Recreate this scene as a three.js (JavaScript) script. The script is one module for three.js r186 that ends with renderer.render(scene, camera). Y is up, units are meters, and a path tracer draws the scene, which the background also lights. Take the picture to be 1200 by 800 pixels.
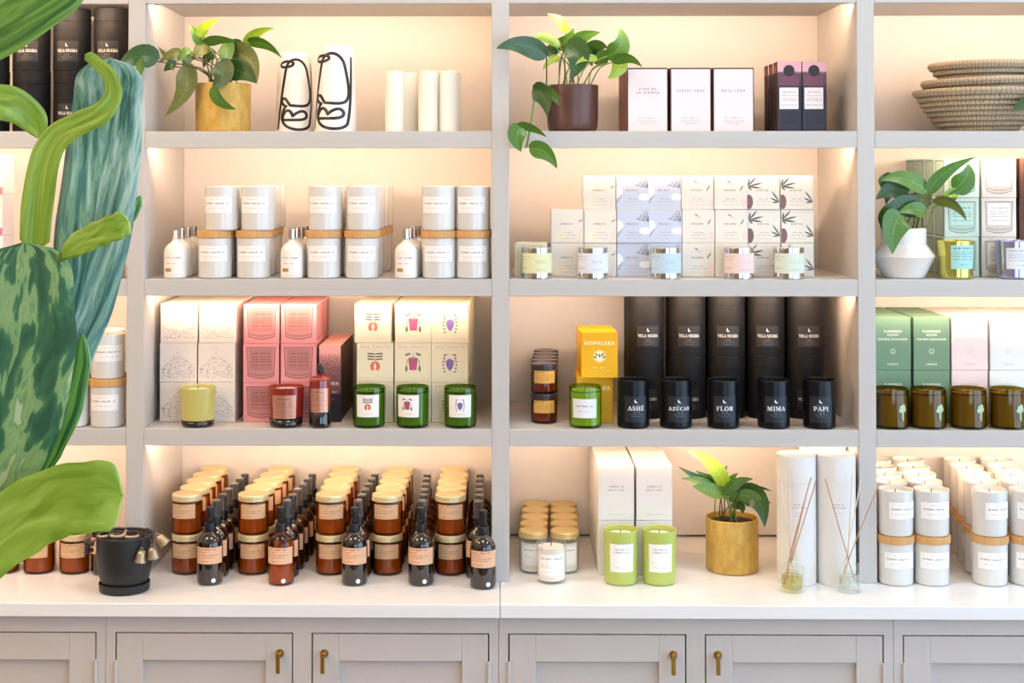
import * as THREE from 'three';
import { RoundedBoxGeometry } from 'three/addons/geometries/RoundedBoxGeometry.js';
import { mergeGeometries } from 'three/addons/utils/BufferGeometryUtils.js';
import { RectAreaLightUniformsLib } from 'three/addons/lights/RectAreaLightUniformsLib.js';

// ---------------------------------------------------------------- camera, sky, exposure
const F = 1700, DIST = 3.4, EYE = 1.842;            // focal length in pixels of the 1200 x 800 frame, metres from the shelf fronts, eye height
const YAW = 0.7 * Math.PI / 180, PITCH = 1.3 * Math.PI / 180, VP = [587, 201];
const scene = new THREE.Scene();
const renderer = new THREE.WebGLRenderer({ antialias: true });
renderer.toneMapping = THREE.LinearToneMapping;
renderer.toneMappingExposure = 1.0;
renderer.shadowMap.enabled = true;
RectAreaLightUniformsLib.init();
scene.background = new THREE.Color().setRGB(2.5, 3.25, 4.2);   // bright overcast sky, met only through the shop windows
const LED_POWER = 168, LED_COLOR = new THREE.Color().setRGB(1, 0.685, 0.465);

const camera = new THREE.PerspectiveCamera(2 * Math.atan(400 / F) * 180 / Math.PI, 1.5, 0.05, 60);
camera.rotation.order = 'YXZ';
camera.rotation.set(PITCH, YAW, 0);
camera.position.set(0, EYE, DIST);
camera.updateMatrixWorld();
const toCam = camera.matrixWorld.clone().invert();
const vpDir = new THREE.Vector3(0, 0, -1).transformDirection(toCam);
const CX = VP[0] - F * vpDir.x / -vpDir.z, CY = VP[1] + F * vpDir.y / -vpDir.z;
camera.setViewOffset(1200, 800, 600 - CX, 400 - CY, 1200, 800);
camera.updateProjectionMatrix();

// a pixel of the 1200 x 800 photograph to the point where its ray meets the plane z
function P(px, py, z) {
  const d = new THREE.Vector3((px - CX) / F, -(py - CY) / F, -1).transformDirection(camera.matrixWorld);
  return d.multiplyScalar((z - DIST) / d.z).add(camera.position);
}
const X = (px, py, z) => P(px, py, z).x;

// ---------------------------------------------------------------- helpers
let seed = 7;
const rnd = () => { seed = (seed * 1664525 + 1013904223) >>> 0; return seed / 4294967296; };
const rr = (a, b) => a + (b - a) * rnd();
const used = {};
function numbered(n) { used[n] = (used[n] || 0) + 1; return used[n] === 1 ? n : n + '_' + String(used[n] - 1).padStart(3, '0'); }
function mesh(name, geo, mat, parent) {
  const m = new THREE.Mesh(geo, mat); m.name = name; m.castShadow = m.receiveShadow = true;
  (parent || scene).add(m); return m;
}
function tag(o, label, category, group) { o.userData = { label, category }; if (group) o.userData.group = group; return o; }
function thing(name, label, category, pos = [0, 0, 0], turn = 0, group) {
  const o = new THREE.Group(); o.name = numbered(name); o.position.set(...pos); o.rotation.y = turn; scene.add(o);
  return tag(o, label, category, group);
}
// a kind of thing: built once with its parts, cloned for each further one
function maker(name, category, build) {
  let first = null;
  return (label, pos, turn = 0, group) => {
    let o;
    if (first) o = first.clone(); else { o = first = new THREE.Group(); build(o); }
    o.name = numbered(name); o.position.set(...pos); o.rotation.set(0, turn, 0); scene.add(o);
    return tag(o, label, category, group);
  };
}
function structure(name, geo, mat, label) { const m = mesh(name, geo, mat); m.userData = { kind: 'structure', label }; return m; }
const box = (w, h, d, x = 0, y = 0, z = 0) => new THREE.BoxGeometry(w, h, d).translate(x, y, z);
const span = (x0, x1, y0, y1, z0, z1) => box(x1 - x0, y1 - y0, z1 - z0, (x0 + x1) / 2, (y0 + y1) / 2, (z0 + z1) / 2);
const rbox = (w, h, d, r, x = 0, y = 0, z = 0, s = 1) => new RoundedBoxGeometry(w, h, d, s, r).translate(x, y, z);
const rspan = (x0, x1, y0, y1, z0, z1, r = 0.0015) => rbox(x1 - x0, y1 - y0, z1 - z0, r, (x0 + x1) / 2, (y0 + y1) / 2, (z0 + z1) / 2);
const lathe = (pts, seg = 32) => new THREE.LatheGeometry(pts.map(p => new THREE.Vector2(Math.max(p[0], 1e-5), p[1])), seg);
const merge = gs => mergeGeometries(gs.map(g => g.index ? g.toNonIndexed() : g));
const wrap = (r, h, a, y) => new THREE.CylinderGeometry(r, r, h, 18, 1, true, -a, 2 * a).translate(0, y + h / 2, 0);   // a sheet round the front of a cylinder
const cone = (r0, r1, h, a, y) => new THREE.CylinderGeometry(r1, r0, h, 18, 1, true, -a, 2 * a).translate(0, y + h / 2, 0);
const tube = (pts, r, seg = 16, rad = 6) => new THREE.TubeGeometry(new THREE.CatmullRomCurve3(pts), seg, r, rad, false);
const V = (x, y, z) => new THREE.Vector3(x, y, z);

function canvasTex(w, h, draw) {
  const c = document.createElement('canvas'); c.width = w; c.height = h;
  const g = c.getContext('2d'); draw(g, w, h);
  const t = new THREE.CanvasTexture(c); t.colorSpace = THREE.SRGBColorSpace; t.magFilter = THREE.LinearFilter; return t;
}
const std = (color, roughness = 0.6, o = {}) => new THREE.MeshStandardMaterial({ color, roughness, ...o });
const phys = (color, roughness = 0.3, o = {}) => new THREE.MeshPhysicalMaterial({ color, roughness, ...o });
const paper = (w, h, draw, rough = 0.62, o = {}) => new THREE.MeshStandardMaterial({ map: canvasTex(w, h, draw), roughness: rough, ...o });
function fill(g, w, h, c) { g.fillStyle = c; g.fillRect(0, 0, w, h); }
function words(g, s, x, y, size, color, font = 'sans-serif', weight = 'normal', spacing = 0) {
  g.fillStyle = color; g.font = `${weight} ${size}px ${font}`; g.textBaseline = 'middle'; g.textAlign = 'left';
  const ws = [...s].map(ch => g.measureText(ch).width + spacing), total = ws.reduce((a, b) => a + b, 0) - spacing;
  let cx = x - total / 2;
  [...s].forEach((ch, i) => { g.fillText(ch, cx, y); cx += ws[i]; });
}
// print too small to read in the photograph: strokes the size of its letters
function strokes(g, x, y, w, h, color, gapEvery = 6) {
  g.strokeStyle = color; g.lineWidth = Math.max(1, h * 0.16);
  let n = 0;
  for (let cx = x; cx < x + w; cx += h * 0.78, n++) {
    if (n % gapEvery === gapEvery - 1) continue;
    g.beginPath(); g.moveTo(cx, y); g.lineTo(cx + rr(-0.1, 0.2) * h, y + h);
    g.moveTo(cx, y + h * rr(0, 1)); g.lineTo(cx + h * 0.5, y + h * rr(0, 1));
    if (rnd() > 0.5) { g.moveTo(cx + h * 0.5, y); g.lineTo(cx + h * 0.5, y + h); }
    g.stroke();
  }
}
function noiseTex(size, base, amp, cell, rep) {   // flat colour with fine and coarse mottle, for paint, clay and stone
  const n = size, data = new Uint8Array(n * n * 4), rows = [];
  for (const c of [cell, cell * 4]) { const k = Math.max(2, Math.round(n / c)), a = []; for (let i = 0; i < k * k; i++) a.push(rnd()); rows.push([k, a]); }
  for (let y = 0; y < n; y++) for (let x = 0; x < n; x++) {
    let v = (rnd() - 0.5) * 0.5;
    for (const [k, a] of rows) {
      const fx = x / n * k, fy = y / n * k, ix = Math.floor(fx), iy = Math.floor(fy), sx = fx - ix, sy = fy - iy, at = (i, j) => a[((j + k) % k) * k + (i + k) % k];
      v += (at(ix, iy) * (1 - sx) + at(ix + 1, iy) * sx) * (1 - sy) + (at(ix, iy + 1) * (1 - sx) + at(ix + 1, iy + 1) * sx) * sy - 0.5;
    }
    const o = (y * n + x) * 4;
    for (let c = 0; c < 3; c++) data[o + c] = Math.max(0, Math.min(255, base[c] + v * amp));
    data[o + 3] = 255;
  }
  const t = new THREE.DataTexture(data, n, n); t.colorSpace = THREE.SRGBColorSpace; t.magFilter = t.minFilter = THREE.LinearFilter;
  t.wrapS = t.wrapT = THREE.RepeatWrapping; t.repeat.set(rep, rep); t.needsUpdate = true; return t;
}
function woodTex(w, h, base, dark, vertical) {
  return canvasTex(w, h, g => {
    fill(g, w, h, base);
    const n = vertical ? w : h;
    for (let i = 0; i < n * 0.9; i++) { g.globalAlpha = rr(0.05, 0.3); g.fillStyle = rnd() > 0.5 ? dark : base; const p = rnd() * n, t = rr(0.5, 3); vertical ? g.fillRect(p, 0, t, h) : g.fillRect(0, p, w, t); }
    g.globalAlpha = 1;
  });
}

// ---------------------------------------------------------------- shared surface materials
const M = {
  paint: std(0xffffff, 0.5, { map: noiseTex(128, [197, 193, 188], 2.5, 4, 2) }),
  cabinet: std(0xffffff, 0.48, { map: noiseTex(128, [206, 200, 194], 2.5, 4, 2) }),
  stone: phys(0xffffff, 0.22, { map: noiseTex(256, [246, 246, 245], 5, 5, 1) }),
  brass: std(0xc09a4e, 0.32, { metalness: 1 }),
  goldLid: std(0xddc382, 0.38, { metalness: 0.75 }),
  paleLid: std(0xe8d7a6, 0.42, { metalness: 0.45 }),
  chrome: std(0xd9d6d2, 0.12, { metalness: 1 }),
  wax: phys(0xf4eee0, 0.5),
  wick: std(0x3a2f28, 0.9),
  blackPlastic: std(0x14161a, 0.35),
  blackMatte: std(0x17191d, 0.62),
  wall: std(0xe9e4dc, 0.85),
  clay: std(0xa49a8c, 0.85),
  dark: std(0x2a2320, 0.9),
};

// ---------------------------------------------------------------- room
const ROOM = { x0: -3.0, x1: 2.7, z0: -0.445, z1: 5.2, h: 3.0 };
{
  const t = 0.15, { x0, x1, z0, z1, h } = ROOM;
  const plank = woodTex(512, 512, '#8f6f4c', '#6b4f33', false);
  structure('floor', span(x0 - t, x1 + t, -0.1, 0, z0 - t, z1 + t), std(0xffffff, 0.5, { map: plank }), 'pale timber shop floor');
  structure('ceiling', span(x0 - t, x1 + t, h, h + t, z0 - t, z1 + t), M.wall, 'white shop ceiling');
  structure('wall_back', span(x0 - t, x1 + t, 0, h, z0 - t, z0), M.wall, 'white wall behind the shelves');
  structure('wall_left', span(x0 - t, x0, 0, h, z0, z1), M.clay, 'tan plaster side wall');
  const hole = (name, fixed, a0, a1, o0, o1, y0, y1, along) => {           // a wall with one window opening
    const s = (u0, u1, v0, v1) => along === 'z' ? span(fixed, fixed + t, v0, v1, u0, u1) : span(u0, u1, v0, v1, fixed, fixed + t);
    structure(name, merge([s(a0, a1, 0, y0), s(a0, a1, y1, h), s(a0, o0, y0, y1), s(o1, a1, y0, y1)]), M.clay, 'tan plaster wall with a shop window');
  };
  hole('wall_right', x1, z0, z1, 0.45, 4.7, 0.45, 2.8, 'z');
  hole('wall_front', z1, x0, x1, 0.1, 2.3, 0.45, 2.8, 'x');
  const frame = std(0x2c2d2e, 0.5);
  const win = (name, along, fixed, a0, a1, y0, y1, n) => {
    const s = (u0, u1, v0, v1, w0, w1) => along === 'z' ? span(fixed + w0, fixed + w1, v0, v1, u0, u1) : span(u0, u1, v0, v1, fixed + w0, fixed + w1);
    const bars = [s(a0, a1, y0, y0 + 0.05, 0.05, 0.1), s(a0, a1, y1 - 0.05, y1, 0.05, 0.1)];
    for (let i = 0; i <= n; i++) { const u = a0 + 0.025 + (a1 - a0 - 0.05) * i / n; bars.push(s(u - 0.025, u + 0.025, y0 + 0.05, y1 - 0.05, 0.05, 0.1)); }
    structure(name, merge(bars), frame, 'dark framed shop window');
  };
  win('window_1', 'z', x1, 0.45, 4.7, 0.45, 2.8, 3);
  win('window_2', 'x', z1, 0.1, 2.3, 0.45, 2.8, 2);
}

// warm pendant lamps hang over the far side of the shop floor
for (const z of [1.3, 3.1]) {
  const o = thing('pendant_lamp', z < 2 ? 'pendant lamp with a glowing globe near the shelving' : 'pendant lamp with a glowing globe near the shop window', 'lamp', [-2.0, 2.3, z], 0, 'pendant lamps');
  mesh('cord', new THREE.CylinderGeometry(0.004, 0.004, 0.58, 8).translate(0, 0.41, 0), M.blackPlastic, o);
  mesh('cap', lathe([[0, 0.13], [0.03, 0.13], [0.04, 0.12], [0.045, 0.09], [0, 0.09]], 24), M.brass, o);
  mesh('bulb', new THREE.SphereGeometry(0.1, 24, 16), std(0xfff2e0, 0.5, { emissive: new THREE.Color().setRGB(1, 0.66, 0.36), emissiveIntensity: 3 }), o);
  const l = new THREE.PointLight(new THREE.Color().setRGB(1, 0.66, 0.36), 3.0, 0, 2); l.position.set(-2.0, 2.3, z); l.castShadow = true; l.shadow.radius = 5; scene.add(l);
}

// square ceiling panels above the counter
for (const [x, w] of [[-1.5, 'above the big succulent'], [0, 'above the middle upright'], [1.5, 'above the end bay']]) {
  const o = thing('ceiling_light', `square white ceiling light panel ${w}`, 'light', [x, 2.98, 0.8], 0, 'ceiling light panels');
  mesh('housing', rbox(0.64, 0.018, 0.64, 0.004, 0, 0.0105, 0), std(0xf2f0ec, 0.5), o);
  mesh('diffuser', box(0.58, 0.004, 0.58, 0, 0.0005, 0), std(0xffffff, 0.5, { emissive: new THREE.Color().setRGB(1, 0.98, 0.94), emissiveIntensity: 3 }), o);
  const l = new THREE.RectAreaLight(new THREE.Color().setRGB(1, 0.98, 0.94), 6.5, 0.58, 0.58); l.position.set(x, 2.976, 0.8); l.lookAt(x, 0, 0.8); l.castShadow = true; scene.add(l);
}

// ---------------------------------------------------------------- shelving
const DEEP = 0.42;                                          // inside depth of the shelves
const PANEL = [[159.3, 250], [586.4, 250], [1015.3, 250]].map(([x, y]) => X(x, y, 0));
const pitch = (PANEL[2] - PANEL[0]) / 2;
const PX = [PANEL[0] - pitch, PANEL[0], PANEL[1], PANEL[2], PANEL[2] + pitch], HALF = 0.0205;
const ROW = [0, P(586, 153.6, 0).y, P(586, 327.3, 0).y, P(586, 503, 0).y, P(586, 682, 0).y];     // tops of the three shelves and of the counter
const TOPB = P(586, 4.0, 0).y;                              // underside edge of the top board
const THICK = 0.0395, LIP = 0.0145;                        // the front rail hangs below the board and hides the added strip baffle
const strips = [];
{
  const t = thing('shelving_unit', 'built-in greige painted wall shelving with lit square bays above the counter', 'shelving', [0, 0, 0]);
  const top = TOPB + 0.09, c = ROW[4];
  const plain = (name, g) => mesh(name, g, M.paint, t);
  for (const x of PX) plain('upright', rspan(x - HALF, x + HALF, c, top, -DEEP, 0, 0.002));
  const stripMat = std(0xffffff, 0.6, { emissive: LED_COLOR, emissiveIntensity: 2.2 });
  for (let b = 0; b < 4; b++) {
    const x0 = PX[b] + HALF, x1 = PX[b + 1] - HALF;
    plain('back_panel', span(x0, x1, c + 0.007, top, -DEEP - 0.018, -DEEP));
    [TOPB + THICK, ROW[1], ROW[2], ROW[3]].forEach((y, i) => {
      const under = y - THICK + LIP;
      plain(i ? 'shelf' : 'top_board', merge([rspan(x0, x1, under, y, -DEEP, 0, 0.0015), rspan(x0, x1, y - THICK, under + 0.004, -0.02, 0, 0.0015)]));
      const w = x1 - x0 - 0.03, cx = (x0 + x1) / 2;
      const ch = mesh('strip_baffle', merge([span(cx - w / 2, cx + w / 2, under - 0.0142, under - 0.0132, -0.0285, -0.0202), span(cx - w / 2, cx + w / 2, under - 0.0132, under, -0.0212, -0.0202)]), M.paint, t);  // unseen channel, flange added to block strip light from the box fronts below
      const s = mesh('light_strip', box(w, 0.010, 0.0012, cx, under - 0.0068, -0.0219), stripMat, ch);
      s.userData.label = 'warm white light strip';
      strips.push([cx, under - 0.0068, w]);
    });
  }
}
for (const [x, y, w] of strips) {
  const l = new THREE.RectAreaLight(LED_COLOR, LED_POWER, w, 0.010);
  l.position.set(x, y, -0.0228); l.lookAt(x, y, -0.4); l.castShadow = true; scene.add(l);
}

// ---------------------------------------------------------------- counter and base cabinets
const dCF = DIST - DIST * (EYE - ROW[4]) / (EYE - P(586, 708.5, 0).y);      // counter front edge, found on the counter's plane
const CAB_Z = dCF - 0.022, SLAB = 0.03;
{
  const y1 = ROW[4], y0 = y1 - SLAB, seam = X(586, 700, 0.1);
  const slab = (x0, x1, label) => tag(mesh(numbered('countertop'), rspan(x0, x1, y0, y1, -DEEP - 0.02, dCF, 0.002), M.stone), label, 'countertop', 'white counter slabs');
  slab(PX[0] - 0.05, seam - 0.0006, 'white stone counter slab carrying the amber jars and spray bottles');
  slab(seam + 0.0006, PX[4] + 0.05, 'white stone counter slab carrying the green candles and reed diffusers');
  const py = 743, xs = [-337, 124, 584.5, 1047, 1510].map(p => X(p, py, CAB_Z));
  const seen = [[-327, -97], [-75, 113], [135, 343.5], [365, 573.5], [595.5, 804.5], [826, 1036], [1058, 1268], [1290, 1500]];
  const top = P(586, 742, CAB_Z).y, rail = P(586, 773.5, CAB_Z).y, low = 0.13, st = top - rail;
  const labels = ['greige base cabinet under the counter behind the black pot with bells', 'greige base cabinet under the amber jars and spray bottles',
    'greige base cabinet under the green candles and gold plant pot', 'greige base cabinet under the white candles with wooden lids'];
  for (let k = 0; k < 4; k++) {
    const t = thing('base_cabinet', labels[k], 'cabinet', [0, 0, 0], 0, 'base cabinets under the counter');
    const a = xs[k], b = xs[k + 1], doors = [seen[2 * k], seen[2 * k + 1]].map(d => d.map(p => X(p, 770, CAB_Z)));
    const mid0 = doors[0][1], mid1 = doors[1][0], fr = 0.02, z0 = CAB_Z - fr;
    mesh('carcass', merge([span(a + 0.0005, b - 0.0005, 0.1, y0, -DEEP, -DEEP + 0.01), span(a + 0.0005, a + 0.018, 0.1, y0, -DEEP + 0.01, z0), span(b - 0.018, b - 0.0005, 0.1, y0, -DEEP + 0.01, z0),
      span(a + 0.018, b - 0.018, 0.1, 0.118, -DEEP + 0.01, z0), span(a + 0.018, b - 0.018, y0 - 0.018, y0, -DEEP + 0.01, z0)]), M.cabinet, t);
    mesh('face_frame', merge([span(a + 0.0005, b - 0.0005, top, y0, z0, CAB_Z), span(a + 0.0005, b - 0.0005, 0.1, low, z0, CAB_Z),
      span(a + 0.0005, doors[0][0], low, top, z0, CAB_Z), span(mid0, mid1, low, top, z0, CAB_Z), span(doors[1][1], b - 0.0005, low, top, z0, CAB_Z)]), M.cabinet, t);
    mesh('plinth', span(a + 0.0005, b - 0.0005, 0, 0.1, -DEEP, CAB_Z - 0.06), M.cabinet, t);
    doors.forEach(([d0, d1], i) => {
      const g = 0.003, D = new THREE.Group(); D.name = 'door'; t.add(D);
      const l = d0 + g, r = d1 - g, u = top - g, o = low + g, zf = CAB_Z - 0.0005, zb = zf - 0.019, sw = 0.058;
      mesh('door_frame', merge([rspan(l, l + sw, o, u, zb, zf, 0.001), rspan(r - sw, r, o, u, zb, zf, 0.001), rspan(l + sw, r - sw, u - st, u, zb, zf, 0.001), rspan(l + sw, r - sw, o, o + 0.06, zb, zf, 0.001)]), M.cabinet, D);
      mesh('door_panel', span(l + sw - 0.004, r - sw + 0.004, o + 0.05, u - st + 0.004, zb, zf - 0.011), M.cabinet, D);
      const hx = i ? l - 0.001 : l - 0.001, inner = i ? l : r;                     // pulls stand where the two doors meet
      const hp = i ? l + 0.026 : r - 0.026, hy = top - 0.045;
      const pull = mesh('handle', merge([new THREE.CylinderGeometry(0.009, 0.009, 0.004, 20).rotateX(Math.PI / 2).translate(hp, hy, zf + 0.002).toNonIndexed(),
        new THREE.CylinderGeometry(0.0045, 0.0045, 0.016, 12).rotateX(Math.PI / 2).translate(hp, hy, zf + 0.012).toNonIndexed(),
        rbox(0.009, 0.046, 0.006, 0.002, hp - 0.002, hy - 0.016, zf + 0.020)]), M.brass, D);
      pull.userData.label = 'brass drop pull';
      const hinge = i ? r + 0.0015 : l - 0.0015;
      const hg = mesh('hinge', new THREE.CylinderGeometry(0.0042, 0.0042, 0.062, 10).translate(hinge, top - 0.093, zf + 0.002), M.cabinet, D);
      hg.userData.label = 'painted barrel hinge';
    });
  }
}

// ---------------------------------------------------------------- kinds of merchandise
// cartons: origin at the middle of the base
function cartonKind(name, w, h, d, front, side, topMat, category = 'box') {
  const g = rbox(w - 0.0006, h - 0.0004, d - 0.0008, 0.0012, 0, h / 2, 0);
  return maker(name, category, o => { mesh('carton', g, [side, side, topMat || side, side, front, side], o); });
}
function tumblerGeo(r, h, r0 = r, inner = 0.012, wall = 0.003) {       // open glass, r0 at the foot
  return lathe([[0, 0], [r0 - 0.005, 0], [r0 - 0.0015, 0.0012], [r0, 0.005], [r, h - 0.0015], [r - 0.0008, h], [r - wall + 0.0006, h], [r - wall, h - 0.0015], [r - wall, h - inner - 0.004]], 36);
}
const waxGeo = (r, y0, y1) => lathe([[0, y0], [r - 0.001, y0], [r, y0 + 0.001], [r, y1 - 0.001], [r - 0.001, y1], [0, y1 - 0.001]], 28);
const wickGeo = y => new THREE.CylinderGeometry(0.0011, 0.0011, 0.010, 6).translate(0, y + 0.005, 0);
// a candle in a glass: glass, wax, wick and a label on the front
function candleKind(name, o) {
  const { r, h, r0 = r, glass, wax = M.wax, label, lw = 0.9, ly = 0.25, lh = 0.4, inner = 0.012, extra } = o;
  const G = tumblerGeo(r, h, r0, inner), WX = waxGeo(Math.min(r, r0) - 0.0042, 0.006, h - inner), WK = wickGeo(h - inner - 0.001);
  const L = label && cone(r0 + (r - r0) * ly + 0.0006, r0 + (r - r0) * (ly + lh) + 0.0006, lh * h, lw, ly * h);
  return maker(name, 'candle', g => {
    mesh('glass', G, glass, g); mesh('wax', WX, wax, g); mesh('wick', WK, M.wick, g);
    if (label) { const m = mesh('label', L, label, g); m.material.side = THREE.DoubleSide; }
    if (extra) extra(g);
  });
}
const thinGlass = (color, rough = 0.06) => phys(color, rough, { transmission: 1, thickness: 0, ior: 1.5 });

// --- milky candle with a wooden lid
const pale = '#f6f5f2';
const lblPale = paper(256, 180, (g, w, h) => { fill(g, w, h, pale); strokes(g, 80, 26, 90, 9, '#b9b7b2'); strokes(g, 22, 66, 212, 17, '#6a6864', 7); strokes(g, 50, 122, 150, 9, '#a5a29d'); });
const milky = phys(0xdcdad5, 0.16, { clearcoat: 0.5, clearcoatRoughness: 0.1 });
const lidWood = std(0xffffff, 0.6, { map: (t => { t.wrapS = t.wrapT = THREE.RepeatWrapping; t.repeat.set(3, 1); return t; })(woodTex(256, 32, '#d9a869', '#9a6c3c', true)) });
const MH = 0.1045, MR = 0.0408, LIDH = 0.0165;
const milkyCandle = candleKind('candle_tumbler', { r: MR, h: MH, r0: MR - 0.0012, glass: milky, label: lblPale, lw: 0.92, ly: 0.40, lh: 0.37, inner: 0.010 });
const milkyLidded = candleKind('candle_tumbler', { r: MR, h: 0.0955, r0: MR - 0.0012, glass: milky, label: lblPale, lw: 0.92, ly: 0.42, lh: 0.39, inner: 0.010,
  extra: g => { const m = mesh('lid', lathe([[0, 0.0957], [MR + 0.002, 0.0957], [MR + 0.0026, 0.0965], [MR + 0.0026, 0.0957 + LIDH - 0.001], [MR + 0.0018, 0.0957 + LIDH], [0, 0.0957 + LIDH]], 36), lidWood, g); m.userData.label = 'wooden disc lid'; } });
const MSTACK = 0.0957 + LIDH;

// --- white bottle with chrome cap
const lblBottle = paper(128, 128, (g, w, h) => { fill(g, w, h, '#f3efe8'); strokes(g, 12, 26, 96, 11, '#9a948c'); strokes(g, 20, 60, 60, 8, '#b3aca2'); g.fillStyle = '#b08a4c'; g.fillRect(12, 92, 40, 20); });
const bottleWhite = std(0xf0e9df, 0.35);
const BR = 0.0265;
const bodyGeo = lathe([[0, 0], [BR - 0.003, 0], [BR, 0.004], [BR, 0.062], [BR - 0.002, 0.070], [BR - 0.007, 0.078], [0.010, 0.085], [0.0075, 0.088], [0.0075, 0.092], [0, 0.092]], 28);
const bottleKind = (name, cap) => maker(name, 'bottle', g => {
  mesh('bottle', bodyGeo, bottleWhite, g);
  const l = mesh('label', wrap(BR + 0.0004, 0.052, 1.0, 0.010), lblBottle, g); l.material.side = THREE.DoubleSide;
  if (cap) mesh('cap', lathe([[0, 0.0921], [0.0085, 0.0921], [0.009, 0.093], [0.009, 0.116], [0.008, 0.117], [0, 0.117]], 20), M.chrome, g);
  else mesh('nozzle', lathe([[0, 0.0921], [0.006, 0.0921], [0.006, 0.098], [0.0045, 0.099], [0.0045, 0.112], [0, 0.113]], 16), bottleWhite, g);
});
const cappedBottle = bottleKind('lotion_bottle', true), nozzleBottle = bottleKind('lotion_bottle', false);

// --- amber jar with brass lid
const kraft = (g, w, h, base) => { fill(g, w, h, base); strokes(g, 14, 14, 170, 11, '#5d4330', 8); strokes(g, 14, 42, 90, 9, '#6b4f3a'); strokes(g, 14, 70, 190, 9, '#76583f', 7); strokes(g, 14, 92, 150, 9, '#76583f', 5); strokes(g, 14, 132, 100, 9, '#76583f'); };
const lblKraft = paper(256, 160, (g, w, h) => kraft(g, w, h, '#d9b28a'));
const amber = phys(0xc89a5a, 0.06, { transmission: 1, thickness: 0, ior: 1.5 });
const JR = 0.0362, JH = 0.0935;
const jarKind = (name, r, h, glass, lid, label, wax, ly = 0.42, lh = 0.36) => {
  const gg = lathe([[0, 0], [r - 0.005, 0], [r - 0.001, 0.0015], [r, 0.005], [r, h - 0.022], [r - 0.002, h - 0.016], [r - 0.003, h - 0.014]], 36);
  const wx = waxGeo(r - 0.0042, 0.005, h - 0.026);
  const ld = lathe([[r - 0.003, h - 0.0155], [r - 0.0006, h - 0.0155], [r + 0.0004, h - 0.0145], [r + 0.0004, h - 0.0125], [r - 0.0004, h - 0.011], [r + 0.0004, h - 0.0095], [r + 0.0004, h - 0.002], [r - 0.001, h - 0.0004], [r - 0.004, h], [0, h]], 36);
  const lb = wrap(r + 0.0004, lh * h, 0.88, ly * h);
  return maker(name, 'candle', g => { mesh('glass', gg, glass, g); mesh('wax', wx, wax, g); mesh('lid', ld, lid, g); const m = mesh('label', lb, label, g); m.material.side = THREE.DoubleSide; });
};
const amberWax = phys(0xe9b06a, 0.5);
const amberJar = jarKind('candle_jar', JR, JH, amber, M.paleLid, lblKraft, amberWax);

// --- amber spray bottle
const lblSpray = paper(256, 160, (g, w, h) => kraft(g, w, h, '#e2b493'));
const dotLbl = std(0xf6f3ee, 0.6);
const SR = 0.0302, SH = 0.178;
const sprayGlass = phys(0x170a05, 0.06, { clearcoat: 1, clearcoatRoughness: 0.05 });
const testerGlass = phys(0xd0a055, 0.05, { transmission: 1, thickness: 0, ior: 1.5 });
const sprayShape = lathe([[0, 0], [SR - 0.006, 0], [SR - 0.002, 0.0015], [SR, 0.006], [SR, 0.088], [SR - 0.0015, 0.096], [SR - 0.005, 0.104], [SR - 0.011, 0.111], [0.013, 0.115], [0.0105, 0.118], [0.0105, 0.124], [0, 0.124]], 36);
const sprayKind = (name, glass, cap) => maker(name, 'bottle', g => {
  mesh('bottle', sprayShape, glass, g);
  if (glass === testerGlass) mesh('liquid', waxGeo(SR - 0.003, 0.004, 0.046), phys(0xd59a35, 0.3), g);
  const l = mesh('label', wrap(SR + 0.0004, 0.038, 1.15, 0.050), lblSpray, g); l.material.side = THREE.DoubleSide;
  mesh('collar', lathe([[0.0105, 0.120], [0.0125, 0.120], [0.0128, 0.121], [0.0128, 0.137], [0.0115, 0.139], [0, 0.139]], 24), M.blackPlastic, g);
  mesh('spray_head', merge([lathe([[0, 0.1391], [0.0085, 0.1391], [0.0085, 0.160], [0.0095, 0.162], [0.0095, 0.1735], [0.0085, 0.1748], [0, 0.175]], 20).toNonIndexed(), new THREE.CylinderGeometry(0.0022, 0.0022, 0.006, 8).rotateX(Math.PI / 2).translate(0, 0.168, 0.0115).toNonIndexed()]), M.blackPlastic, g);
  if (cap) { const c = mesh('overcap', lathe([[0.0122, 0.1395], [0.0132, 0.1395], [0.0132, 0.1415], [0.0120, 0.1425], [0.0115, 0.176], [0.0108, 0.178], [0, 0.178]], 24), phys(0xfafafa, 0.04, { transmission: 0.95, thickness: 0 }), g); c.userData.label = 'clear plastic overcap'; }
  else { const d = mesh('price_dot', new THREE.CylinderGeometry(0.0052, 0.0052, 0.0006, 20).rotateX(Math.PI / 2).translate(0, 0.012, SR + 0.0002).rotateY(0.32), dotLbl, g); d.userData.label = 'round white price dot'; }
});
const sprayCapped = sprayKind('spray_bottle', sprayGlass, true), sprayFront = sprayKind('spray_bottle', sprayGlass, false), sprayTester = sprayKind('spray_bottle', testerGlass, false);

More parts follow.
